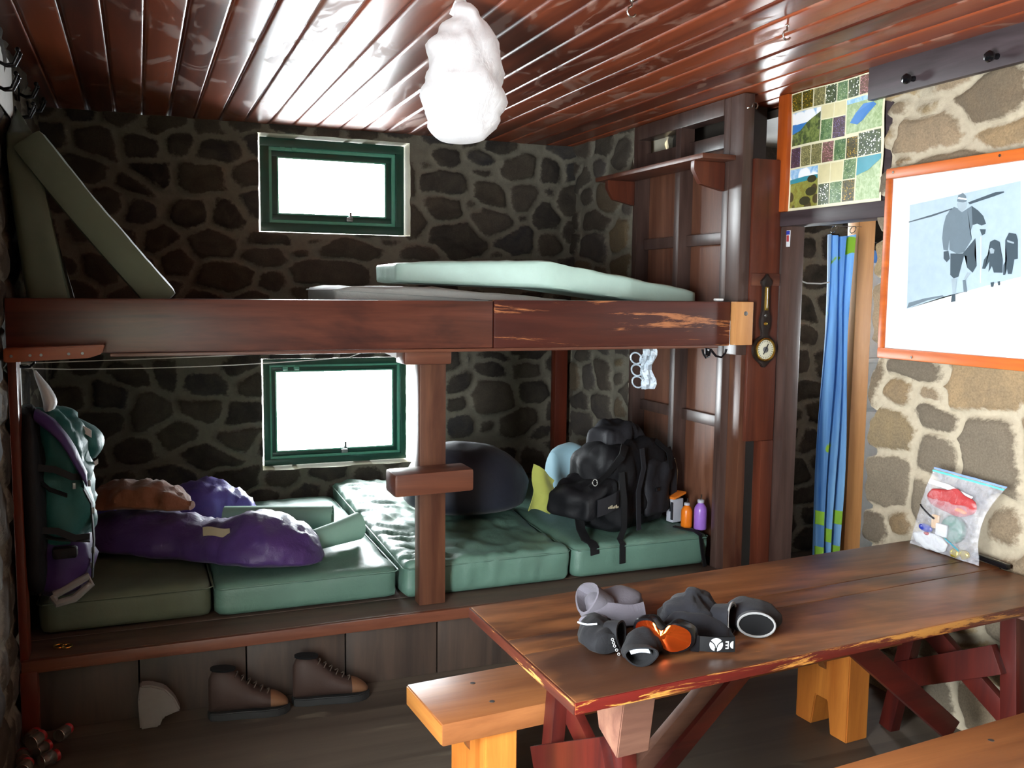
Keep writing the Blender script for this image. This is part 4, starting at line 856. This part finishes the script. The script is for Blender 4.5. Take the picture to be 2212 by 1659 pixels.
tile(.355, .475, .735, .84, 12); tile(.485, .605, .735, .84, 12); tile(.355, .47, .565, .725, 4); tile(.48, .605, .565, .725, 5)
tile(.02, .345, .05, .37, 8); tile(.02, .345, .285, .37, 9, .0038); poly([(.02, .25), (.345, .27), (.345, .30), (.2, .30), (.02, .285)], 11, .0046)
for cu, cv, r in ((.28, .27, .05), (.27, .17, .06), (.2, .10, .06)): poly([(cu+r*1.1*math.cos(a), cv+r*.6*math.sin(a)) for a in [i*.52 for i in range(12)]], 13, .0054)
tile(.355, .475, .225, .37, 12); tile(.485, .605, .225, .37, 12); tile(.355, .475, .05, .215, 1); tile(.485, .605, .05, .215, 4); tile(.615, .735, .225, .375, 4); tile(.615, .735, .05, .215, 0)
tile(.75, .985, .05, .375, 7); poly([(.75, .24), (.87, .27), (.985, .34), (.985, .375), (.75, .375)], 11, .0048)
pm.build('photo_prints', mats, poster, smooth=False)

rail = thing('peg_rail', (2.93, 2.3, 2.52), 'dark painted board with black knobs at the top of the stone wall', 'coat rail')
B('board', 'lintel', (2.912, 1.3, 2.525), (2.945, 3.195, 2.668), rail, .006)
for y in (2.94, 2.55): MB().lathe((2.912, y, 2.565), (-1, 0, -.1), [(0, 0), (.012, 0), (.009, .02), (.018, .03), (.021, .042), (.015, .052), (0, .055)], 18).build('knob', 'knob', rail)

SK = {
    'bg': [(2.921, 2.064), (2.416, 2.108), (2.390, 1.771), (2.477, 1.752), (2.603, 1.723), (2.722, 1.698), (2.909, 1.646)],
    'hill': [(2.908, 1.649), (2.800, 1.683), (2.722, 1.698), (2.731, 1.703), (2.823, 1.689), (2.900, 1.671)],
    'jacket': [(2.724, 2.025), (2.700, 2.040), (2.679, 2.031), (2.661, 2.017), (2.638, 2.028), (2.618, 2.037), (2.610, 2.000), (2.609, 1.963), (2.619, 1.937), (2.609, 1.913), (2.620, 1.897), (2.642, 1.865), (2.675, 1.862), (2.710, 1.877)],
    'sleeve': [(2.736, 2.008), (2.722, 2.024), (2.711, 1.942), (2.717, 1.874), (2.739, 1.878), (2.749, 1.923), (2.746, 1.971)],
    'arm': [(2.619, 2.037), (2.589, 2.018), (2.564, 1.996), (2.550, 1.966), (2.569, 1.961), (2.589, 1.969), (2.610, 1.965)],
    'face': [(2.688, 2.049), (2.681, 2.058), (2.639, 2.052), (2.642, 2.032), (2.661, 2.016), (2.679, 2.028)],
    'hat': [(2.688, 2.059), (2.683, 2.082), (2.662, 2.089), (2.647, 2.076), (2.642, 2.055), (2.660, 2.053)],
    'stripe': [(2.685, 2.068), (2.682, 2.074), (2.645, 2.067), (2.643, 2.061)],
    'breeches': [(2.704, 1.863), (2.646, 1.861), (2.593, 1.916), (2.590, 1.889), (2.593, 1.856), (2.580, 1.813), (2.596, 1.788), (2.622, 1.807), (2.627, 1.851), (2.639, 1.854), (2.660, 1.774), (2.681, 1.767), (2.699, 1.781)],
    'gloveL': [(2.737, 1.871), (2.714, 1.874), (2.705, 1.843), (2.719, 1.830), (2.735, 1.844)],
    'gloveR': [(2.576, 1.948), (2.549, 1.946), (2.551, 1.930), (2.564, 1.924)],
    'sock': [(2.692, 1.767), (2.666, 1.767), (2.670, 1.706), (2.682, 1.706)],
    'boot': [(2.685, 1.706), (2.670, 1.709), (2.667, 1.680), (2.688, 1.677)],
    'shin': [(2.620, 1.790), (2.604, 1.788), (2.626, 1.760), (2.633, 1.767)],
    'boot2': [(2.639, 1.760), (2.626, 1.762), (2.615, 1.716), (2.631, 1.716)],
    'ski1': [(2.921, 1.998), (2.802, 2.018), (2.708, 2.035), (2.706, 2.031), (2.797, 2.011), (2.920, 1.994)],
    'ski2': [(2.635, 2.051), (2.516, 2.078), (2.481, 2.077), (2.480, 2.073), (2.523, 2.063), (2.627, 2.043)],
    'pole': [(2.569, 1.921), (2.566, 1.921), (2.555, 1.750), (2.558, 1.750)],
    'p1': [(2.554, 1.802), (2.548, 1.835), (2.527, 1.861), (2.526, 1.900), (2.507, 1.907), (2.486, 1.898), (2.480, 1.869), (2.468, 1.833), (2.465, 1.786), (2.502, 1.787), (2.512, 1.811), (2.525, 1.789), (2.524, 1.828), (2.542, 1.801)],
    'p1f': [(2.528, 1.874), (2.517, 1.877), (2.505, 1.870), (2.507, 1.857), (2.521, 1.856)],
    'p2': [(2.462, 1.778), (2.463, 1.814), (2.450, 1.836), (2.462, 1.903), (2.449, 1.928), (2.420, 1.923), (2.411, 1.901), (2.406, 1.834), (2.420, 1.832), (2.427, 1.781), (2.442, 1.781), (2.447, 1.800), (2.453, 1.778)],
    'p2b': [(2.455, 1.903), (2.425, 1.894), (2.425, 1.888), (2.452, 1.895)],
    'f1': [(2.513, 1.751), (2.498, 1.753), (2.500, 1.735), (2.510, 1.735)],
    'f2': [(2.483, 1.754), (2.474, 1.756), (2.472, 1.741), (2.480, 1.741)],
}
pic = thing('framed_photograph', (2.93, 2.6, 1.44), 'orange-framed black and white photograph of skiers walking in snow', 'picture')
fy0, fy1, fz0, fz1, fx = 3.052, 2.10, 1.437, 2.222, 2.898
m = MB()
for a, b in (((fx, fy1, fz0), (2.936, fy0, fz0+.044)), ((fx, fy1, fz1-.044), (2.936, fy0, fz1)), ((fx, fy0-.034, fz0+.042), (2.936, fy0, fz1-.042)), ((fx, fy1, fz0+.042), (2.936, fy1+.034, fz1-.042))): m.box(a, b, .006)
fr = m.build('frame', 'orangey', pic)
for y, z in ((3.01, 2.204), (2.86, 1.452), (2.5, 2.206)): MB().lathe((fx, y, z), (-1, 0, 0), [(0, 0), (.006, 0), (.005, .003), (0, .003)], 10).build('screw', 'steel', fr)
MB().box((2.908, fy1+.03, fz0+.04), (2.913, fy0-.03, fz1-.04), .001).build('mount_board', 'paper', pic)
gm = [plain('photo_pale_sky', 'a6b8c4', .35), plain('photo_snow', 'e9edf0', .35), plain('photo_dark_grey', '3c4a54', .35), plain('photo_mid_grey', '64737e', .35), plain('photo_light_grey', '98a6b0', .35)]
m = MB(); tone = dict(bg=0, hill=3, jacket=3, sleeve=3, arm=2, face=4, hat=3, stripe=1, breeches=2, gloveL=2, gloveR=2, sock=4, boot=2, shin=4, boot2=3, ski1=2, ski2=2, pole=1, p1=2, p1f=4, p2=2, p2b=4, f1=2, f2=2)
for i, (k, pl_) in enumerate(SK.items()):
    m.mi = tone[k]; f = m.face([m.bm.verts.new((2.9075-.00012*i, y, z)) for y, z in pl_])
bmesh.ops.triangulate(m.bm, faces=[f for f in m.bm.faces if len(f.verts) > 4])
m.build('photo_print', gm, pic, smooth=False)

cur = thing('curtain', (3.46, 3.95, .2), 'narrow gathered blue curtain with green leaves in the doorway', 'curtain')
def cp(u, v):
    w_ = .145+.02*(1-v); x = 3.385+.012*v+w_*u; return V3((x+.004*math.sin(v*9+u*5), 3.95+.028*math.sin(u*19+.6*math.sin(v*4))+.012*math.sin(v*7+u*3), .22+1.80*v-.012*abs(math.sin(u*PI))*v))
MB().sheet([cp(i/30, j/40) for j in range(41) for i in range(31)], 31, .003).build('cloth', 'curtain', cur, angle=70)
m = MB(); m.mi = 0
for j in range(3):
    for i in range(3):
        if (i+j) % 2 == 0:
            n_ = 6; a = [[cp(.06+.31*i+.24*q/n_, .02+.055*j+.042*r/2)+V3((-.003, -.006, 0)) for q in range(n_+1)] for r in range(3)]; m.sheet([p for r in a for p in r], n_+1, .001)
m.build('printed_squares', plain('lime_print', '7fae2a', .7), cur)
for u in (.12, .97):
    p = cp(u, 1); MB().ring((p.x, 3.945, 2.045), (1, .3, 0), .020, .003, 18, 6, .7).build('curtain_ring', 'steel', cur)
MB().tube([(3.02, 3.80, 2.045), (3.25, 3.88, 2.055), (3.5, 3.95, 2.063), (3.68, 4.035, 2.07)], .0018, 5).build('curtain_wire', 'dull_steel', label='thin wire across the doorway carrying the blue curtain', cat='wire')
MB().tube([(3.03, 3.74, 1.772), (3.15, 3.82, 1.757), (3.3, 3.89, 1.757), (3.39, 3.935, 1.765)], .004, 6).build('cord', 'string', label='white cord tied from the door jamb to the blue curtain', cat='cord')
MB().tube([(3.786, 4.10, 2.0), (4.2, 4.22, 1.972), (4.7, 4.25, 1.98), (5.2, 4.2, 2.0)], .0018, 5).build('curtain_wire', 'dull_steel', label='thin wire beyond the pale post carrying the short blue valance', cat='wire')
cab = thing('kitchen_cabinet', (4.2, 4.45, 0), 'tall bright white cabinet in the kitchen beyond the doorway', 'cabinet')
B('carcass', 'white', (3.955, 4.33, 0), (4.6, 4.41, 1.915), cab, .006); B('door', 'white', (3.96, 4.312, 1.02), (4.595, 4.33, 1.91), cab, .006); B('door', 'white', (3.96, 4.312, .02), (4.595, 4.33, 1.005), cab, .006)
B('worktop_ledge', 'white', (3.965, 4.27, 1.30), (4.3, 4.312, 1.33), cab, .008)
for z in (1.16, 1.12): MB().lathe((4.0+.25*(z-1.12), 4.311, z), (0, -1, 0), [(0, 0), (.008, 0), (.007, .003), (0, .003)], 12).build('magnet', 'blue_ink', cab)
MB().sheet([(3.90+.24*i/12, 4.22+.012*math.sin(i*1.3), 1.965+.012*math.cos(i*.9)-.075*j/4*(.75+.25*math.sin(i*.8))) for j in range(5) for i in range(13)], 13, .003).build('blue_valance', 'curtain', label='short blue cloth valance hanging in front of the white cabinet', cat='cloth', angle=60)

# ------------------------------------------------------------------ things on the table
zt = .711
hat = thing('fleece_hat', (1.28, 2.40, zt), 'grey fleece hat turned open on the table, nearest the left end', 'hat')
MB().vloft([(zt+.001, 1.30, 2.40, .075, .065), (zt+.02, 1.30, 2.40, .092, .075), (zt+.05, 1.305, 2.395, .09, .07), (zt+.08, 1.31, 2.40, .07, .05), (zt+.098, 1.325, 2.41, .03, .022), (zt+.102, 1.33, 2.41, .01, .01)], 30, .018, 17, 4, 2.2).build('crown', 'fleece_grey', hat, angle=80)
def cuff(c, ax, R, ry, ln, mat, par, name='cuff', nz=0, t=.004, flare=.15):
    """open sleeve end: a short thick-walled tube"""
    ax = V3(ax).normalized(); u = ax.cross(V3((0, 0, 1))).normalized(); v = u.cross(ax); c = V3(c); pts = []
    for j in range(6):
        for i in range(25):
            a = 2*PI*i/24; k = 1+flare*(j/5); pts.append(c+ax*ln*j/5+(u*R*math.cos(a)+v*ry*math.sin(a))*k*(1+.08*math.sin(3*a+nz)))
    return MB().sheet(pts, 25, t).build(name, mat, par, angle=80)
cuff((1.262, 2.375, zt+.058), (-.80, .10, .50), .062, .040, .065, 'fleece_grey', hat, 'brim', 1.5, .007, .18)
cuff((1.225, 2.345, zt+.040), (-.62, -.70, -.05), .036, .024, .050, 'fleece_grey', hat, 'ear_flap', .5, .007, .1)
MB().sheet([V3((1.205+.030*i, 2.335-.006*i-.012*math.sin(j*.8), zt+.082-.014*j+.006*math.sin(i*1.3))) for j in range(5) for i in range(6)], 6, .008).build('fold', 'fleece_grey', hat, angle=80)
g1 = thing('glove', (1.17, 2.22, zt), 'black glove with a silver piping stripe, tucked against the grey fleece hat', 'glove')
MB().sack([(1.23, 2.37, zt+.002, .03, .04), (1.20, 2.31, zt+.002, .048, .065), (1.17, 2.24, zt+.002, .048, .068), (1.165, 2.185, zt+.004, .044, .066), (1.165, 2.165, zt+.006, .038, .058)], 28, 7, .008, 22, 4).build('hand', 'glove', g1, angle=80)
cuff((1.19, 2.215, zt+.044), (.55, -.8, .12), .026, .036, .045, 'glove', g1, t=.005)
MB().tube([(1.136, 2.29, zt+.056), (1.134, 2.262, zt+.062), (1.138, 2.235, zt+.068), (1.158, 2.215, zt+.074)], .0026, 6).build('piping', 'reflect', g1, label='bright silver piping')
m = MB()
for i in range(5): m.ring((1.176+.005*i-.0, 2.163-.003*abs(i-2), zt+.048-.011*i), (-.5, -.85, 0), .0034, .0012, 10, 5)
m.build('printed_letters', 'rim', g1)
g2 = thing('glove', (1.24, 2.15, zt), 'black glove with a white label in its open cuff, at the front of the heap', 'glove')
MB().sack([(1.33, 2.17, zt+.002, .02, .03), (1.30, 2.165, zt+.002, .045, .062), (1.265, 2.15, zt+.002, .05, .066), (1.235, 2.12, zt+.002, .046, .055), (1.222, 2.10, zt+.003, .042, .046)], 28, 7, .009, 22, 9).build('hand', 'glove', g2, angle=80)
cuff((1.228, 2.112, zt+.026), (-.25, -.9, .05), .040, .023, .045, 'glove', g2, t=.004)
MB().sheet([(1.185+.052*i/4, 2.070-.010*i/4+.012*j, zt+.046+.004*math.sin(i*.8)-.009*(1-j)) for j in range(2) for i in range(5)], 5, .0015).build('size_label', 'reflect', g2)
# goggles stand on edge, lens toward the room
GO = V3((1.275, 2.215, zt+.002)); GU = V3((.125, -.135, 0)).normalized(); GN = V3((-GU.y, GU.x, 0))*-1; GN = V3((-.73, -.68, 0))
gog = thing('ski_goggles', GO+GU*.09, 'ski goggles with mirrored orange lens and black white-lettered strap on the table', 'goggles')
def gp(x, z, d=0): 
    b = .030*(1-((x-.09)/.095)**2)
    return GO+GU*x+V3((0, 0, z))+GN*(d+b)
def goutline(s):
    o = []
    for i in range(48):
        a = 2*PI*i/48; x = .088*math.cos(a); z = .047*math.sin(a)*(1-.0*abs(math.cos(a)))
        z = math.copysign(abs(math.sin(a))**.72*.047, math.sin(a))
        if z > 0: z -= .026*math.exp(-((x)/.020)**2)*1.15
        else: z += .014*math.exp(-((x)/.020)**2)
        o.append((.09+x*s, .05+z*s))
    return o
lens = MB(); rings = [[gp(x, z, .012+.004*(1-s)) for x, z in goutline(s)] for s in (.90, .75, .5, .25, .05)]; lens.loft(rings).build('lens', 'lens', gog, angle=80)
MB().loft([[gp(x, z, d) for x, z in goutline(s)] for s, d in ((.86, -.025), (1.0, -.022), (1.02, .0), (.99, .011), (.90, .013), (.88, .004))]).build('goggle_frame', 'goggle', gog, angle=50)
MB().loft([[gp(x, z, d) for x, z in goutline(s)] for s, d in ((.80, -.045), (.9, -.043), (.9, -.022), (.8, -.022))]).build('face_foam', 'blackcap', gog)
S0 = GO+GU*.178+V3((0, 0, .012)); S1 = V3((1.497, 2.050, zt+.004)); sd = (S1-S0); sd.z = 0; sl_ = sd.length; sd.normalize(); sn = V3((sd.y, -sd.x, 0))
def sp(x, z, d=0): return S0+sd*x*sl_+V3((0, 0, z-.004*x))+sn*(d+.006*math.sin(x*3))
stp = MB().sheet([sp(i/14, .042*j/4) for j in range(5) for i in range(15)], 15, .003).build('strap', 'strap', gog)
MB().box((0, 0, 0), (1, 1, 1), 0, fn=lambda p: sp(-.14+.2*p.x, -.002+.046*p.z, -.003+.008*p.y)).build('strap_clip', 'goggle', gog)
MB().sheet([sp(1.0, .042*j/4)+(-sn*1.0+sd*.05)*.05*i/6 for j in range(5) for i in range(7)], 7, .003).build('strap_fold', 'strap', gog)
m = MB()
for z0, z1 in ((.0005, .003), (.039, .0415)): m.sheet([sp(.12+.87*i/10, z0 if j == 0 else z1, .0022) for j in range(2) for i in range(11)], 11, .0006)
m.sheet([sp(.975+.015*i, .0005+.041*j, .0022) for j in range(2) for i in range(2)], 2, .0006)
# round emblem cut by a forked line, then square letter and a half-round
def blob(pl, d=.0026): m.prism([sp(.50+x/sl_, .021+z, d) for x, z in pl], sn*.0006)
R_ = .0185
blob([(R_*math.cos(a), R_*math.sin(a)) for a in [math.radians(q) for q in range(38, 143, 8)]]+[(-.006, .004), (-.0022, -.001), (0, -.010), (.0022, -.001), (.006, .004)])
blob([(R_*math.cos(a), R_*math.sin(a)) for a in [math.radians(q) for q in range(158, 262, 8)]]+[(-.0036, -.008), (-.006, -.001), (-.011, .004)])
blob([(R_*math.cos(a), R_*math.sin(a)) for a in [math.radians(q) for q in range(278, 383, 8)]]+[(.011, .004), (.006, -.001), (.0036, -.008)])
def bx2(x0, x1, z0, z1): m.prism([sp(x0, z0, .0026), sp(x1, z0, .0026), sp(x1, z1, .0026), sp(x0, z1, .0026)], sn*.0006)
xa, xb = .745, .83
for z in (.009, .018, .027): bx2(xa, xb, z, z+.0036)
bx2(xb-.025, xb, .009, .0306)
m.prism([sp(.955+(.0095*math.cos(a))/sl_*1.0, .020+.0105*math.sin(a), .0026) for a in [math.radians(q) for q in range(90, 271, 20)]], sn*.0006)
m.build('strap_lettering', 'white', gog, smooth=False)
fl = thing('fleece_glove', (1.52, 2.31, zt), 'dark grey fleece mitten crumpled behind the ski goggles', 'glove')
MB().vloft([(zt+.001, 1.50, 2.29, .10, .075), (zt+.025, 1.50, 2.29, .115, .085), (zt+.055, 1.505, 2.285, .095, .07), (zt+.085, 1.515, 2.29, .06, .045), (zt+.105, 1.52, 2.30, .02, .018), (zt+.108, 1.52, 2.30, .006, .006)], 32, .024, 17, 6, 2.2, .5).build('hand', 'fleece_dark', fl, angle=80)
cuff((1.555, 2.235, zt+.040), (.45, -.55, .05), .045, .036, .055, 'fleece_dark', fl, t=.005)
MB().ring((1.590, 2.193, zt+.043), (.45, -.55, .05), .046, .003, 28, 6).build('binding', 'rim', fl)
MB().sack([(1.38, 2.24, zt+.002, .02, .03), (1.42, 2.235, zt+.002, .03, .06), (1.48, 2.21, zt+.002, .035, .06), (1.54, 2.18, zt+.002, .03, .045), (1.57, 2.17, zt+.003, .01, .02)], 22, 6, .008, 20, 2).build('thumb', 'fleece_dark', fl, angle=80)
cpn = thing('knit_cap', (1.68, 2.22, zt), 'black cap with pale grey binding, right of the ski goggles', 'cap')
MB().vloft([(zt+.001, 1.69, 2.235, .085, .075), (zt+.02, 1.69, 2.235, .10, .085), (zt+.045, 1.685, 2.23, .09, .075), (zt+.068, 1.675, 2.23, .055, .045), (zt+.075, 1.67, 2.23, .01, .01)], 32, .012, 14, 3, 2.2, .4).build('crown', 'fleece_dark', cpn, angle=80)
def oval(c, ax, a_, b_, k=1.0, d=0.0, n=28):
    ax = V3(ax).normalized(); u = ax.cross(V3((0, 0, 1))).normalized(); v = u.cross(ax)
    return [V3(c)+ax*d+(u*a_*math.cos(2*PI*i/n)+v*b_*math.sin(2*PI*i/n))*k for i in range(n)]
oc, oa = (1.634, 2.137, zt+.038), (-.5, -.8, .10)
MB().loft([oval(oc, oa, .052, .034, k, d) for k, d in ((.9, -.045), (1.03, -.03), (1.04, .0), (.93, .003))], cap=False).build('band', 'fleece_dark', cpn)
MB().loft([oval(oc, oa, .052, .034, k, d) for k, d in ((.92, .001), (.85, -.012), (.5, -.016), (.05, -.017))]).build('opening', 'blackcap', cpn, label='dark open inside')
ov = oval(oc, oa, .052, .034, 1.0, .003); MB().tube(ov+[ov[0]], .0035, 6, False).build('binding', 'rim', cpn)

zb = thing('zip_bag', (2.88, 2.6, zt), 'clear zip-top bag of sweets and wrappers leaning on the stone wall', 'plastic bag')
def zp(u, v, front):
    y = 2.765-.33*u-.065*v+.03*math.sin(v*3); x = 2.845+.045*v+.02*math.sin(u*PI)*0; z = zt+.002+.315*v-.012*u*v
    pin = math.sin(min(1, v*1.15)*PI)**.7*math.sin(u*PI)**.6; w_ = 1-.20*math.sin(v*PI)*.6
    y = 2.60+(y-2.60)*w_
    return V3((x+(-.045 if front else .018)*pin*(1-.35*v)+.006*noise.noise(V3((u*6, v*6, front*3))), y, z))
m = MB(); fr_ = [[zp(i/14, j/18, 1) for i in range(15)] for j in range(19)]; bk = [[zp(i/14, j/18, 0) for i in range(15)] for j in range(19)]
m.sheet([p for r in fr_ for p in r], 15, .0008).sheet([p for r in bk for p in r], 15, .0008); m.build('film', 'clear', zb, angle=80)
MB().sheet([zp(i/14, .955+.022*j, 1)+V3((-.003, 0, 0)) for j in range(2) for i in range(15)], 15, .002).build('zip', 'zip_teal', zb); MB().sheet([zp(i/14, .99+.02*j, 1)+V3((-.003, 0, 0)) for j in range(2) for i in range(15)], 15, .002).build('zip_lip', 'zip_blue', zb)
MB().sheet([zp(.02+.72*i/12, .80+.055*j-.10*max(0, i/12-.4), 1)+V3((-.003, 0, 0)) for j in range(2) for i in range(13)], 13, .001).build('write_on_strip', 'candy_white', zb)
def zin(u, v, d=.012): return zp(u, v, 1)+V3((d, 0, 0))
def item(name, mb, mat, label, cat, group=None): return mb.build(name, mat, label=label, cat=cat, group=group, angle=70)
c = zin(.48, .66, .014); item('candy_packet', MB().ball(c, (.013, .120, .050), 14, lambda p: p+V3((.004*noise.noise(p*40), .012*noise.noise(p*22), .012*noise.noise(p*25+V3((3, 0, 0)))))), 'candy_red', 'crinkled red packet in the top half of the zip-top bag', 'packet')
c = zin(.68, .60, .008); item('orange_wrapper', MB().ball(c, (.006, .03, .010), 10, lambda p: p+V3((0, 0, .006*noise.noise(p*50)))), 'orange_card', 'orange foil strip under the red packet in the zip-top bag', 'wrapper')
c = zin(.62, .33, .028); item('round_tin', MB().lathe(c+V3((.016, 0, 0)), (-1, 0, .15), [(0, 0), (.050, 0), (.052, .004), (.052, .022), (.048, .026), (0, .026)], 24), 'candy_green', 'round dark green tin in the zip-top bag', 'tin')
c = zin(.38, .38, .012); item('tan_wrapper', MB().box(c+V3((-.004, -.018, -.026)), c+V3((.006, .018, .028)), .004), 'candy_tan', 'tan paper packet beside the green tin in the zip-top bag', 'wrapper')
c = zin(.52, .31, .006); item('mint_box', MB().box(c+V3((-.004, -.026, -.024)), c+V3((.008, .026, .024)), .005), 'candy_white', 'white box in front of the green tin in the zip-top bag', 'box')
c = zin(.24, .27, .010); item('blue_wrapper', MB().ball(c, (.010, .034, .016), 10), 'candy_blue', 'dark blue sweet wrapper at the left of the zip-top bag', 'wrapper')
c = zin(.26, .20, .010); item('red_wrapper', MB().ball(c, (.007, .014, .007), 10), 'candy_red', 'small red wrapper just under the dark blue one in the zip-top bag', 'wrapper')
c = zin(.30, .12, .014); item('white_wrapper', MB().ball(c, (.014, .085, .034), 12, lambda p: p+V3((.004, .01, .012))*noise.noise(p*35)), 'candy_white', 'crumpled white wrapper at the bottom left of the zip-top bag', 'wrapper')
item('turquoise_strip', MB().strap([zin(.60, .22, .002), zin(.68, .17, .001), zin(.76, .11, .002)], .016, .003, (0, 1, .4)), 'candy_teal', 'turquoise and silver strip above the gold sweets in the zip-top bag', 'wrapper')
for u, v, lb in ((.66, .055, 'left gold-foil sweet at the bottom of the zip-top bag'), (.80, .075, 'right gold-foil sweet at the bottom of the zip-top bag')):
    c = zin(u, v, .014); item('gold_sweet', MB().ball(c, (.012, .023, .018), 12, lambda p: p+V3((.003, .004, .004))*noise.noise(p*70)), 'candy_gold', lb, 'sweet', 'gold sweets in the zip-top bag')
item('black_elastic', MB().tube([zin(.02+.045*i, .515-.012*i+.006*math.sin(i), .001) for i in range(9)], .004, 6), 'goggle', 'black elastic loop across the middle of the zip-top bag', 'elastic')
kn = thing('pocket_knife', (2.925, 2.45, zt), 'black closed pocket knife at the foot of the stone wall, right of the zip-top bag', 'knife')
MB().bar((2.925, 2.53, zt+.012), (2.905, 2.36, zt+.012), .022, .020, (0, 0, 1), .005).build('handle', 'goggle', kn); MB().bar((2.9105, 2.43, zt+.019), (2.902, 2.365, zt+.019), .004, .010, (0, 0, 1), .001).build('clip', 'steel', kn)

# ------------------------------------------------------------------ things on the floor
def boot(o, rz, label):
    t = thing('hiking_boot', o, label, 'boot', 'brown leather hiking boots'); cz, sz_ = math.cos(rz), math.sin(rz)
    def W(p): return V3((o[0]+p.x*cz-p.y*sz_, o[1]+p.x*sz_+p.y*cz, o[2]+p.z))
    # sections along the length: x, half width, top height
    secs = [(-.005, .022, .16), (.01, .036, .195), (.05, .043, .200), (.09, .044, .185), (.125, .043, .150), (.16, .045, .118), (.20, .048, .098), (.245, .047, .082), (.275, .036, .066), (.295, .018, .045)]
    m = MB(); rings = []
    for x, hw, h in secs:
        ring = []
        for k in range(20):
            a = 2*PI*k/20; y = hw*math.copysign(abs(math.cos(a))**.8, math.cos(a)); z = .028+(h-.028)*(.5+.5*math.sin(a)); y *= (1-.25*max(0, (z-.09)/.12)); q = V3((x, y, z)); q += V3((0, 1, .5))*.003*noise.noise(q*30); ring.append(W(q))
        rings.append(ring)
    m.loft(rings).build('upper', 'boot', t, angle=70)
    m = MB(); m.loft([[W(V3((.285*s_+.002, y, .198-.02*s_))) for s_, y in [((.5-.5*math.cos(a))*.34, .030*math.sin(a)) for a in [2*PI*k/18 for k in range(18)]]] for _ in (0,)]+[[W(V3((.285*s_+.002, y, .207-.02*s_))) for s_, y in [((.5-.5*math.cos(a))*.34, .032*math.sin(a)) for a in [2*PI*k/18 for k in range(18)]]]]).build('collar', 'blackcap', t)
    ol = [(-.012, .0), (0, .033), (.05, .044), (.12, .043), (.2, .052), (.26, .050), (.295, .030), (.31, .0)]; ol = ol+[(x, -y) for x, y in reversed(ol[1:-1])]
    MB().prism([W(V3((x, y, 0))) for x, y in ol], (0, 0, .032), .004).build('sole', 'sole', t)
    m = MB(); rings = []
    for x, hw, h in ((.232, .0505, .089), (.245, .0505, .086), (.262, .046, .078), (.278, .038, .068), (.292, .026, .056), (.300, .012, .044)):
        rings.append([W(V3((x, hw*math.copysign(abs(math.cos(2*PI*k/20))**.8, math.cos(2*PI*k/20)), .030+(h-.030)*(.5+.5*math.sin(2*PI*k/20))))) for k in range(20)])
    m.loft(rings).build('toe_cap', 'boot_tan', t, angle=70)
    for i in range(6):
        x = .10+.024*i; z = .182-.0165*i; MB().tube([W(V3((x-.004, -.024, z-.014))), W(V3((x+.006, -.008, z-.002))), W(V3((x+.006, .008, z-.002))), W(V3((x-.004, .024, z-.014)))], .0025, 6).build('lace', 'lace', t)
    return t
boot((.555, 3.725, 0), -.12, 'brown hiking boot with tan toe cap, right one of the pair below the bunk')
boot((.225, 3.71, 0), -.12, 'brown hiking boot in deeper shadow, left one of the pair below the bunk')
MB().prism([(-.035, 3.70, .0), (.035, 3.70, .0), (.05, 3.70, .035), (.115, 3.70, .055), (.095, 3.70, .105), (.06, 3.70, .15), (.01, 3.70, .172), (-.03, 3.70, .175), (-.04, 3.70, .12)], (0, .055, 0), .006).build('doorstop_stone', 'palestone', label='pale grey wedge of stone standing against the kick board, left of the boots', cat='stone')
for x, y, lb in ((-.318, 3.895, 'left thin brass jar ring on the bunk edge below the rucksack'), (-.292, 3.885, 'right thin brass jar ring on the bunk edge below the rucksack')): MB().ring((x, y, .3025), (0, 0, 1), .020, .003, 22, 6).build('jar_ring', 'brass', label=lb, cat='ring', group='brass rings on the bunk edge')
def jar(c, ax, label):
    ax = V3(ax).normalized(); t = thing('glass_jar', c, label, 'jar', 'little glass jars with red lids'); c = V3(c)
    MB().lathe(c, ax, [(0, 0), (.022, 0), (.025, .004), (.025, .042), (.019, .050), (.019, .056), (.016, .056), (.016, .05), (.022, .042), (.022, .005), (0, .004)], 20).build('glass_body', 'jar', t)
    MB().lathe(c+ax*.052, ax, [(0, 0), (.0195, 0), (.021, .002), (.021, .012), (0, .012)], 20).build('lid', 'redlid', t); MB().ring(c+ax*.002, ax, .023, .0018, 20, 6).build('base_rim', 'steel', t)
for p, ax, lb in (((-.318, 3.70, .027), (.5, .86, 0), 'glass jar lying apart to the right of the jar heap on the floor'), ((-.415, 3.70, .027), (.3, .95, 0), 'glass jar at the back of the heap on the floor, against the left post'), ((-.385, 3.59, .027), (.6, .8, 0), 'glass jar in the middle of the heap in the bottom left corner'), ((-.42, 3.54, .027), (-.1, 1, 0), 'glass jar at the left of the heap beside the wall'), ((-.36, 3.51, .027), (.8, .6, 0), 'glass jar at the right of the heap near the bottom edge'), ((-.415, 3.46, .027), (.2, .95, 0), 'glass jar at the bottom of the heap in the corner of the photo'), ((-.395, 3.565, .076), (.5, .86, 0), 'glass jar lying on top of the heap in the bottom left corner')):
    jar(p, ax, lb)
